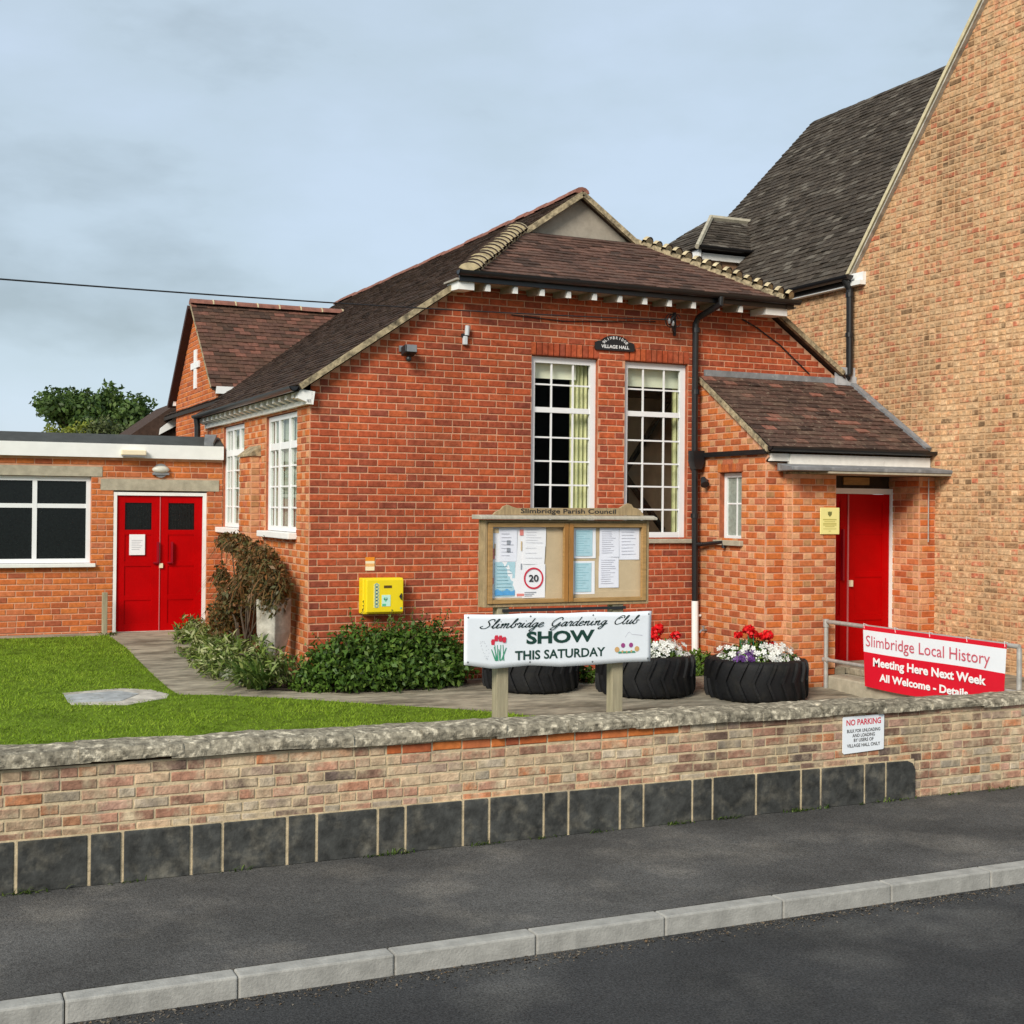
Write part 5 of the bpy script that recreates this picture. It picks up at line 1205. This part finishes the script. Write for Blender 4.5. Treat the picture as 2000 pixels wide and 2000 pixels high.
mb = MB(); [disc(mb, (.756, -.190, .845 + k * .039), .025, n=14, r0=.011) for k in range(7)]; mb.build('strip_mark', M_TEAL, df)
mb = MB(); mb.prism([(1.03, -.187, .945), (1.055, -.187, .985), (1.06, -.187, .945), (1.055, -.187, .905)], (0, -.02, 0)); mb.build('latch', M_DARKP, df)
on_door('small_mark', 1.045, 1.065, .80, .82, M_LBLG)
st = thing('warning_sticker', 'small orange and cream striped sticker on the wall above the yellow cabinet', 'sticker', (.732, -.01, 1.32))
for z0, z1, m in ((1.35, 1.395, M_ORSTK), (1.322, 1.35, M_CREAMS), (1.285, 1.322, M_PEACH), (1.24, 1.285, M_CREAMS)):
    mb = MB(); mb.box(.677, .787, -.012, -.009, z0, z1); mb.build('stripe', m, st)
ys_ = thing('yellow_wall_sign', 'pale yellow portrait sign with a crest on the porch pier', 'sign', (6.04, -1.63, 1.86))
mb = MB(); mb.box(5.895, 6.183, -1.645, -1.632, 1.695, 2.02); mb.build('plate', M_YELS, ys_, bevel=.01)
mb = MB(); cx = 6.035; mb.poly([(cx - .03, -1.647, 1.975), (cx - .012, -1.647, 1.965), (cx, -1.647, 1.98), (cx + .012, -1.647, 1.965), (cx + .03, -1.647, 1.975), (cx + .028, -1.647, 1.935), (cx, -1.647, 1.908), (cx - .028, -1.647, 1.935)]); mb.build('crest', mat('olive_ink', (.16, .17, .05), rough=.6, var=0), ys_)
for k, (w, z, h) in enumerate([(.20, 1.875, .014), (.16, 1.85, .008), (.20, 1.828, .01), (.20, 1.81, .01), (.14, 1.79, .008), (.20, 1.762, .007), (.03, 1.735, .008)]):
    mb = MB(); mb.box(cx - w / 2, cx + w / 2, -1.647, -1.6455, z - h / 2, z + h / 2); mb.build('print_line', mat('mustard_ink', (.50, .45, .12), rough=.6, var=0) if k == 0 else bpy.data.materials['mustard_ink'], ys_)
cl = thing('porch_wall_lamp', 'small black spotlight on the porch side wall between downpipe and window', 'wall lamp', (5.2, -.22, 2.33))
mb = MB(); mb.tube([(5.222, -.2, 2.35), (5.17, -.22, 2.36)], .02, 8); mb.tube([(5.15, -.2, 2.385), (5.13, -.28, 2.30)], [.03, .058], 12); mb.build('head', M_DARKP, cl)
tb = thing('wall_tap', 'small dark garden tap on the porch side wall near its foot', 'tap', (5.2, -.2, .42))
mb = MB(); mb.tube([(5.222, -.2, .43), (5.14, -.2, .43), (5.12, -.2, .40)], .012, 8); mb.tube([(5.17, -.2, .44), (5.17, -.2, .475)], .008, 6); mb.tube([(5.17, -.235, .478), (5.17, -.165, .478)], .008, 6); mb.build('body', M_METAL, tb)

# ================================================================== ENTRANCE LANDING, HANDRAIL, RED BANNER
land = thing('entrance_landing', 'raised worn concrete landing and step in front of the porch doors', 'steps', (6.8, -2.5, -.2))
mb = MB(); mb.box(5.98, 7.69, -4.8, -1.63, -.5, -.012); mb.build('base', M_CONC, land, bevel=.015)
mb = MB(); mb.box(6.32, 7.69, -4.6, -1.1, -.011, .072); mb.build('step', M_PATH, land, bevel=.012)
mb = MB(); mb.box(6.0, 6.3, -1.62, -1.0, -.3, .07); mb.build('step', M_PATH, land)
rail = thing('handrail', 'grey galvanised steel handrail beside the landing carrying the red banner', 'handrail', (5.95, -3, 0))
RX = 5.95
mb = MB(); mb.tube([(RX, -1.70, -.25), (RX, -1.70, .645)], .027, 12); mb.tube([(RX, -1.70, .58), (RX, -1.70, .675)], .036, 12); mb.build('post', M_GALV, rail, smooth=False)
mb = MB(); mb.tube([(RX, -3.4, -.25), (RX, -3.4, .63)], .027, 12); mb.build('post', M_GALV, rail)
mb = MB(); mb.tube([(RX, -4.75, -.25), (RX, -4.75, .63)], .027, 12); mb.build('post', M_GALV, rail)
mb = MB(); mb.tube([(RX, -1.70, .645), (RX, -4.75, .645)], .025, 12); mb.build('top_rail', M_GALV, rail)
mb = MB(); mb.tube([(RX, -1.70, .185), (RX, -4.75, .185)], .022, 12); mb.tube([(RX, -1.66, .185), (RX, -1.74, .185)], .032, 12); mb.build('lower_rail', M_GALV, rail)
rb = thing('red_event_banner', 'red and white local event banner hanging on the steel handrail', 'banner', (5.9, -3.4, .3))
SX = RX - .036; y0, y1 = -2.42, -4.62
def rp_(a, b): return (SX - .004 * math.sin(a * 7 + b * 2) * (1 - b) - .002 * math.sin(a * 15), y0 + (y1 - y0) * a - .05 * (1 - b) * (1 - a * 2) * .8, -.035 + .695 * b - .012 * math.sin(a * 6.3) * (1 - b))
def strip(b0, b1, m, name):
    mb = MB(); nx, nz = 40, 6
    for i in range(nx + 1):
        for j in range(nz + 1): mb.v.append(rp_(i / nx, b0 + (b1 - b0) * j / nz))
    for i in range(nx):
        for j in range(nz): q = i * (nz + 1) + j; mb.f.append((q, q + 1, q + nz + 2, q + nz + 1))
    o = mb.build(name, m, rb, smooth=True); return o
strip(0, .57, M_REDV, 'red_panel'); strip(.57, .93, M_BANNER, 'white_band'); strip(.93, 1, M_REDV, 'red_hem')
UY = Vector((0, -1, 0)); TX = SX - .006
text_mesh('Slimbridge Local History', 'lettering', mat('rose_ink', (.58, .10, .14), rough=.5, var=0), rb, (TX, y0 - .06, .428), UY, EZ, width=1.92, height=.125, bold=.0, thick=.001)
text_mesh('Meeting Here Next Week', 'lettering', M_INKW, rb, (TX, y0 - .19, .215), UY, EZ, width=1.74, height=.09, bold=.035, thick=.003)
text_mesh('All Welcome - Details', 'lettering', M_INKW, rb, (TX, y0 - .30, .055), UY, EZ, width=1.38, height=.08, bold=.035, thick=.004)
for a in (.01, .25, .5, .75, .99):
    p = rp_(a, .97); mb = MB(); mb.tube([(p[0], p[1], p[2] - .01), (SX - .012, p[1], .685), (RX + .03, p[1], .66), (RX, p[1], .61), (p[0] + .012, p[1], p[2] - .015)], .004, 5); mb.build('tie', M_INKW, rb)

# ================================================================== TYRE PLANTERS
def lug_mesh(Rr, H):
    """one chevron half: a slanted rubber bar wrapping the tread from its middle to a shoulder"""
    mb = MB(); n = 5; out = []
    for s in (-1, 1):
        for i in range(n + 1):
            z = (i / n) * (H / 2 + .0); ph = s * 0 + .16 * (i / n) ** 1.1; rr = Rr + .028 - .05 * max(0, i / n - .72) ** 1.2 * 2
            for dp, dr in ((-.047, -.05), (-.034, .0), (.034, .0), (.047, -.05)):
                t = ph + dp * .8; mb.v.append(((rr + dr) * math.cos(t), (rr + dr) * math.sin(t), s * z))
    for h in range(2):
        o = h * (n + 1) * 4
        for i in range(n):
            for k in range(3): q = o + i * 4 + k; mb.f.append((q, q + 1, q + 5, q + 4))
        mb.f.append((o, o + 1, o + 2, o + 3)); e = o + n * 4; mb.f.append((e, e + 1, e + 2, e + 3))
    me = bpy.data.meshes.new('tread_lug'); me.from_pydata(mb.v, [], mb.f); me.materials.append(M_RUBBER); return me
def tyre(label, cx, cy, Rr, H, rot):
    zb = gz(cy) - .015; cz = zb + H / 2
    t = thing('tyre_planter', label, 'planter', (cx, cy, zb), 'old tractor tyres used as planters')
    r2 = Rr - .035; h = H / 2
    prof = [(Rr * .60, h * .70), (Rr * .63, h * .86), (Rr * .72, h * .97), (Rr * .82, h * 1.0), (Rr * .90, h * .95), (r2 * .985, h * .82), (r2, h * .55), (r2 + .006, 0), (r2, -h * .55), (r2 * .985, -h * .82), (Rr * .9, -h * .97), (Rr * .75, -h * 1.0), (Rr * .6, -h * .9), (Rr * .56, 0), (Rr * .60, h * .70)]
    mb = MB(); mb.lathe(prof, (cx, cy, cz), 56); ca = mb.build('carcass', M_RUBBER, t, smooth=True)
    lm = lug_mesh(Rr - .03, H * .94)
    for k in range(22):
        o = link('tread_lug', lm, (cx, cy, cz), t); o.rotation_euler = (0, 0, rot + k * 2 * math.pi / 22)
    mb = MB(); n = 24; zs = zb + H * .82
    mb.add([(cx, cy, zs + .05)] + [(cx + Rr * .66 * math.cos(6.283 * k / n), cy + Rr * .66 * math.sin(6.283 * k / n), zs) for k in range(n)], [(0, 1 + k, 1 + (k + 1) % n) for k in range(n)]); mb.build('soil', M_SOIL, t)
    return zs
TY = [(2.49, -.68, .57, .45), (3.67, -1.30, .585, .455), (4.797, -1.90, .60, .46)]
ztop = [tyre('black tractor tyre planter behind the left noticeboard post', *TY[0], .1), tyre('black tractor tyre planter standing between the other two tyres', *TY[1], .23), tyre('black tractor tyre planter by the porch with red and white flowers', *TY[2], .05)]
def geranium(label, heads, cx, cy, z):
    t = thing('geranium', label, 'flowers', (cx, cy, z), 'red geraniums in the tyre planters')
    lobes_foliage('foliage', [(cx, cy, z + .14, .22, .22, .13), (cx + .15, cy + .05, z + .1, .18, .18, .1), (cx - .15, cy + .03, z + .1, .18, .18, .1)], 420, .055, L_PLANT, t, aspect=.9)
    mb = MB()
    for hx, hy, hz, r in heads: mb.tube([(hx + (cx - hx) * .4, hy + .03, z + .12), (hx, hy, hz)], .005, 5)
    mb.build('stalks', M_STEMG, t)
    for hx, hy, hz, r in heads:
        n = 70; d = rand_dirs(n); C = np.array([hx, hy, hz]) + d * r * rng.uniform(.65, 1.05, (n, 1)) * np.array([1, 1, .75])
        np_mesh('flower_head', leaf_verts(C, rand_dirs(n), d, np.full(n, r * .75), np.full(n, r * .62), .15), 4, F_RED, t, rng.random(n))
def petunias(name, label, grp, cx, cy, z, rx, ry, n, m, fm=None, dens=420, ang=(0, 6.283), zsp=(.02, .13)):
    t = thing(name, label, 'flowers', (cx, cy, z), grp)
    a = rng.uniform(ang[0], ang[1], dens); r = np.sqrt(rng.random(dens))
    C = np.stack([cx + np.cos(a) * r * rx, cy + np.sin(a) * r * ry, z + rng.uniform(0, .10, dens) + .07 * (1 - r)], 1)
    np_mesh('foliage', leaf_verts(C, rand_dirs(dens), rand_dirs(dens) + np.array([0, 0, 1]), np.full(dens, .05), np.full(dens, .03)), 4, L_BUSH, t, rng.random(dens))
    a = rng.uniform(ang[0], ang[1], n); r = rng.uniform(.35, 1.05, n); Q = []; tt = []
    for k in range(n):
        c = Vector((cx + math.cos(a[k]) * r[k] * rx, cy + math.sin(a[k]) * r[k] * ry, z + rng.uniform(*zsp) + .10 * (1 - r[k])))
        nrm = Vector((math.cos(a[k]) * .8 + rng.normal(0, .3), math.sin(a[k]) * .8 - .5 + rng.normal(0, .3), .75)).normalized(); ux = nrm.orthogonal().normalized(); uy = nrm.cross(ux); s = rng.uniform(.026, .042)
        for p in range(5):
            t0, t1 = p * 1.2566, p * 1.2566 + .95; tm = (t0 + t1) / 2
            Q += [c, c + (ux * math.cos(t0) + uy * math.sin(t0)) * s * .85 + nrm * .01, c + (ux * math.cos(tm) + uy * math.sin(tm)) * s * 1.1 + nrm * .008, c + (ux * math.cos(t1) + uy * math.sin(t1)) * s * .85 + nrm * .01]; tt.append(rng.random())
    np_mesh('petals', np.array([tuple(q) for q in Q]), 4, m, t, tt, kind='stuff')
z3 = ztop[2]
geranium('red geranium rising from the tyre planter beside the porch corner', [(4.545, -1.9, .545, .055), (4.66, -1.92, .60, .06), (4.745, -1.85, .605, .055), (4.72, -1.95, .555, .06), (4.87, -1.93, .525, .06), (4.945, -1.9, .53, .07), (5.02, -1.88, .42, .05), (4.80, -1.8, .50, .05)], 4.79, -1.85, z3 + .03)
petunias('petunia', 'white petunias spilling over the rim of the tyre by the porch', 'white petunias in the tyre planters', 4.80, -1.95, z3 + .02, .46, .42, 240, F_WHITE, zsp=(.0, .17))
petunias('violet_trailer', 'purple flowers at the left rim of the tyre by the porch', None, 4.50, -2.12, z3 - .0, .17, .14, 34, F_PURP, dens=90)
petunias('dark_foliage_plant', 'dark burgundy low plants at the front rim of the tyre by the porch', None, 4.88, -2.24, z3 - .0, .30, .10, 26, leafmat('burgundy_leaf', [(.03, .008, .012), (.06, .015, .02), (.09, .02, .03)]), dens=60, zsp=(0, .05))
z2 = ztop[1]
geranium('red geranium showing beside the right end of the white banner', [(3.80, -1.3, .50, .06), (3.84, -1.27, .565, .075), (3.82, -1.32, .44, .06), (3.88, -1.25, .60, .05), (4.075, -1.3, .50, .065)], 3.72, -1.25, z2 + .03)
petunias('petunia', 'white petunias showing past the right end of the white banner', 'white petunias in the tyre planters', 3.72, -1.35, z2 + .02, .44, .40, 200, F_WHITE, zsp=(0, .17))
geranium('red geranium in the left tyre hidden behind the white banner', [(2.5, -.68, .5, .05), (2.4, -.7, .46, .05)], 2.5, -.68, ztop[0] + .03)
petunias('petunia', 'white flower at the left edge of the white banner above the bush', None, 2.1, -.85, ztop[0] + .03, .13, .12, 10, F_WHITE, dens=50)

# ================================================================== SHRUBS
def shrub(name, label, base, lobes, n, size, m, stems=10, cat='shrub', aspect=.5, clampy=None, shell=.6, leafname='foliage', up=.35):
    t = thing(name, label, cat, base)
    mb = MB()
    for k in range(stems):
        l = lobes[k % len(lobes)]; p = Vector(base); q = Vector((l[0] + random.uniform(-.6, .6) * l[3], l[1] + random.uniform(-.6, .6) * l[4], l[2] + random.uniform(-.2, .8) * l[5]))
        mb.tube([p + Vector((random.uniform(-.12, .12), random.uniform(-.06, .06), -.03)), (p + q) / 2 + Vector((random.uniform(-.08, .08), random.uniform(-.05, .05), .04)), q], [.014, .01, .005], 5)
    mb.build('stems', M_BARK, t)
    sq = (lambda C: np.stack([C[:, 0], np.minimum(C[:, 1], clampy + rng.normal(0, .01, len(C))), np.maximum(C[:, 2], gz(base[1]) + .01)], 1)) if clampy is not None else None
    lobes_foliage(leafname, lobes, n, size, m, t, shell=shell, aspect=aspect, squash=sq, up=up)
    return t
bl = [(.50, -.30, .36, .36, .28, .30), (.30, -.34, .22, .38, .30, .26), (.12, -.30, .20, .24, .22, .24), (.80, -.36, .26, .38, .32, .30), (1.15, -.33, .36, .38, .30, .32), (1.42, -.34, .32, .34, .28, .32),
      (1.66, -.30, .16, .28, .26, .24), (1.0, -.45, .12, .5, .28, .24), (.5, -.45, .08, .42, .26, .2), (1.45, -.42, .1, .36, .28, .22), (-.08, -.28, .10, .16, .18, .14), (.95, -.28, .42, .2, .2, .16)]
bush = shrub('evergreen_bush', 'dark green evergreen bush against the hall wall below the yellow cabinet', (.85, -.25, gz(-.25)), bl, 9500, .072, L_BUSH, 16, clampy=-.03)
# straggling shoots
mbs = MB(); LC = []
for k in range(60):
    l = bl[random.randrange(len(bl))]; p = Vector((l[0], l[1], l[2])); d = Vector((random.gauss(0, .6), random.gauss(-.15, .25), abs(random.gauss(.7, .3)))).normalized()
    a = p + d * max(l[3:6]) * .85; b = p + d * (max(l[3:6]) + random.uniform(.06, .2)); b.y = min(b.y, -.04); mbs.tube([a, b], [.004, .002], 4)
    for i in range(9): LC.append(tuple(a + (b - a) * (i / 8) + Vector((random.gauss(0, .012), random.gauss(0, .012), random.gauss(0, .012)))))
mbs.tube([(1.5, -.28, .5), (1.60, -.22, .68), (1.64, -.2, .80)], [.006, .005, .003], 5)
for i in range(16): LC.append((1.55 + .006 * i + random.gauss(0, .02), -.24 + random.gauss(0, .02), .58 + .014 * i))
mbs.build('shoots', M_BARK, bush)['kind'] = 'stuff'; LC = np.array(LC); n = len(LC)
np_mesh('shoot_leaves', leaf_verts(LC, rand_dirs(n) + np.array([0, -.2, .5]), rand_dirs(n) + np.array([0, 0, 1]), rng.uniform(.03, .06, n), rng.uniform(.016, .028, n)), 4, L_BUSH, bush, np.clip(rng.normal(.65, .2, n), 0, 1))
# bronze drooping shrub by the side windows
bb = Vector((-.32, 1.5, .1))
bz = thing('bronze_shrub', 'drooping bronze-brown shrub between the side windows and the stone pot', 'shrub', bb)
brl = [(-.30, 2.55, 1.50, .20, .42, .13), (-.28, 2.1, 1.46, .16, .3, .13), (-.30, 1.25, 1.30, .22, .38, .26), (-.32, .75, 1.22, .22, .36, .28), (-.32, .35, 1.05, .20, .26, .28), (-.30, 1.55, 1.05, .2, .3, .3), (-.34, .3, .90, .16, .2, .24), (-.40, 2.0, .75, .22, .34, .32), (-.42, 2.3, .50, .24, .32, .3), (-.36, 2.9, 1.02, .1, .14, .2), (-.34, 1.1, 1.0, .2, .3, .3)]
mb = MB()
for l in brl:
    for k in range(1):
        q = Vector((l[0] + random.gauss(0, .3) * l[3], l[1] + random.gauss(0, .4) * l[4], l[2] + random.gauss(.1, .3) * l[5])); m_ = (bb + q) / 2 + Vector((-.05, random.gauss(0, .12), .12)); mb.tube([bb + Vector((random.gauss(0, .05), random.gauss(0, .12), 0)), m_, q], [.016, .011, .005], 5)
mb.build('stems', M_BARK, bz)
sqx = lambda C: np.stack([np.minimum(C[:, 0], -.02 + rng.normal(0, .008, len(C))), C[:, 1], C[:, 2]], 1)
lobes_foliage('foliage', brl, 8500, .07, L_BROWN, bz, shell=.75, aspect=.45, squash=sqx)
# hanging sprays
bs_, dr_, ln_ = [], [], []
for k in range(520):
    l = brl[random.randrange(len(brl))]; d = rand_dirs(1)[0]; p = (l[0] + d[0] * l[3] * .8, l[1] + d[1] * l[4] * .9, l[2] + abs(d[2]) * l[5] * .7)
    if p[0] > -.03: continue
    bs_.append(p); dr_.append((random.gauss(-.5, .5), random.gauss(-.2, .8), random.uniform(-.3, .7))); ln_.append(random.uniform(.12, .30))
blades('hanging_sprays', bs_, dr_, ln_, [.012] * len(bs_), L_BROWN, bz, seg=4, droop=1.1)
pot = thing('stone_pot', 'pale weathered square stone pot tapering downwards at the hall corner', 'pot', (-.32, .35, .3))
mb = MB(); cx, cy = -.30, .36
ca_, sa_ = math.cos(R(38)), math.sin(R(38))
def pring(w, d, z): return [(cx + a * w * ca_ - b * d * sa_, cy + a * w * sa_ + b * d * ca_, z) for a, b in ((-1, -1), (1, -1), (1, 1), (-1, 1))]
lv = [(.07, .06, -.09), (.085, .075, .22), (.125, .11, .40), (.152, .13, .52), (.158, .135, .88), (.160, .137, .905), (.135, .112, .907), (.13, .108, .84)]
for w_, d_, z_ in lv: mb.v += pring(w_, d_, z_)
for q in range(len(lv) - 1):
    for k in range(4): mb.f.append((q * 4 + k, q * 4 + (k + 1) % 4, q * 4 + 4 + (k + 1) % 4, q * 4 + 4 + k))
mb.f.append(tuple(range(len(lv) * 4 - 4, len(lv) * 4)))
pb = mb.build('body', M_STONE, pot, bevel=.012)
# strap leaves and low plants along the side bed
def clump(label, name, x, y, n, L, m, w=.02, spread=.5, droop=.5):
    base = [(x + random.gauss(0, .05), y + random.gauss(0, .06), gz(y) + .01) for _ in range(n)]
    t = thing(name, label, 'plant', (x, y, gz(y)), 'strap-leaved plants in the side bed')
    blades('leaf_clump', base, [(random.gauss(0, spread), random.gauss(-.05, spread), 1) for _ in range(n)], [L * random.uniform(.6, 1.15) for _ in range(n)], [w * random.uniform(.7, 1.2) for _ in range(n)], m, t, 5, droop)
clump('tall green strap-leaved clump in front of the stone pot', 'iris_clump', -.56, .0, 80, .72, L_IRIS, .034, .45, .5)
clump('green strap-leaved clump at the hall corner left of the evergreen bush', 'iris_clump', -.17, -.14, 34, .40, L_IRIS, .022)
clump('strap-leaved clump under the bronze shrub behind the stone pot', 'iris_clump', -.52, .75, 50, .55, L_IRIS, .026)
clump('strap-leaved clump at the path edge by the annexe doors', 'iris_clump', -.62, 3.45, 44, .42, L_IRIS, .024, .7, .7)
ev = [(-.50, .22, .24, .17, .28, .28), (-.34, -.06, .15, .2, .16, .22), (-.60, 1.2, .24, .2, .4, .2), (-.62, 3.5, .22, .26, .34, .16), (-.55, 3.9, .25, .2, .28, .2), (-.84, 2.4, .08, .2, .4, .10), (-.86, 1.6, .06, .18, .4, .10), (-.84, .9, .03, .16, .36, .09), (-.52, 2.75, .22, .22, .42, .18), (-.62, 2.1, .17, .24, .42, .17), (-.66, 1.5, .16, .24, .38, .16), (-.68, .95, .12, .22, .32, .13), (-.58, .5, .09, .2, .28, .12), (-.45, 3.2, .27, .18, .28, .16)]
for lab_, x_, y_, n_, L_ in (('arching strap-leaved clump at the path edge below the bronze shrub', -.72, 1.0, 44, .66), ('arching strap-leaved clump in the middle of the pale variegated shrub', -.66, 1.9, 40, .62), ('arching strap-leaved clump between the stone pot and path edge', -.66, .25, 48, .64)):
    clump(lab_, 'iris_clump', x_, y_, n_, L_, L_STRAP, .036, .55, .55)
shrub('variegated_shrub', 'pale variegated ground shrub spilling over the path by the annexe doors', (-.55, 2.0, gz(2)), ev, 3900, .12, L_EUO, 8, shell=.7, aspect=.24, up=.6)
shrub('silver_plant', 'low silvery plant at the bed edge in front of the strap leaves', (-.70, .55, gz(.55)), [(-.70, .62, .02, .16, .22, .07), (-.62, .22, -.01, .16, .18, .06)], 700, .05, L_SILV, 4, shell=.9, cat='plant')
shrub('creeping_plant', 'low bright green creeping plant at the foot of the hall corner', (-.1, -.25, gz(-.25)), [(-.12, -.24, -.03, .16, .12, .09), (.05, -.34, -.04, .14, .12, .08)], 520, .045, L_PLANT, 4, shell=.8, cat='plant', aspect=.7)
shrub('pink_flower_clump', 'small dusty pink dried flower clump by the hall corner', (-.31, -.02, gz(0)), [(-.31, -.05, .03, .07, .07, .12)], 160, .03, leafmat('dusty_pink', [(.18, .11, .09), (.28, .17, .14), (.36, .24, .2)]), 4, cat='plant')
shrub('corner_fern', 'bright green plant growing at the foot of the white downpipe', (5.02, -.35, gz(-.3)), [(5.0, -.35, .05, .15, .18, .15), (4.9, -.5, -.05, .13, .14, .1), (5.08, -.55, .0, .1, .12, .12)], 620, .075, L_PLANT, 6, aspect=.45, cat='plant')
shrub('low_green_plant', 'green plant between the left and middle tyre planters', (3.2, -.5, gz(-.5)), [(3.2, -.5, .04, .16, .16, .18), (3.3, -.65, -.02, .1, .1, .1)], 480, .07, L_PLANT, 6, aspect=.5, cat='plant')

base = []; 
for c in range(26):
    wx = random.uniform(-4.5, 6.5)
    base += [(wx + random.gauss(0, .07), -5.245 - abs(random.gauss(0, .012)), -.62) for _ in range(random.randrange(8, 26))]
w_ = blades('wall_foot_weeds', base, [(random.gauss(0, .5), random.gauss(-.35, .3), 1) for _ in base], [random.uniform(.03, .11) for _ in base], [.009] * len(base), L_IRIS, None, 3)
w_['kind'] = 'stuff'
NG = 2600
gx = rng.uniform(-5, 7, NG); gy = -7.36 - np.abs(rng.normal(0, .10, NG)); gz_ = np.full(NG, -.737)
C = np.stack([gx, gy, gz_], 1); fl_ = np.stack([rng.normal(0, .25, NG), rng.normal(0, .25, NG), np.ones(NG)], 1)
D_ = np.stack([rng.normal(size=NG), rng.normal(size=NG), rng.normal(0, .15, NG)], 1)
np_mesh('gutter_grit', leaf_verts(C, D_, fl_, rng.uniform(.008, .03, NG), rng.uniform(.006, .016, NG), .3), 4, leafmat('grit_and_leaf_litter', [(.06, .055, .05), (.12, .10, .08), (.20, .17, .13), (.16, .10, .05)], trans=0), None, rng.random(NG), kind='stuff')
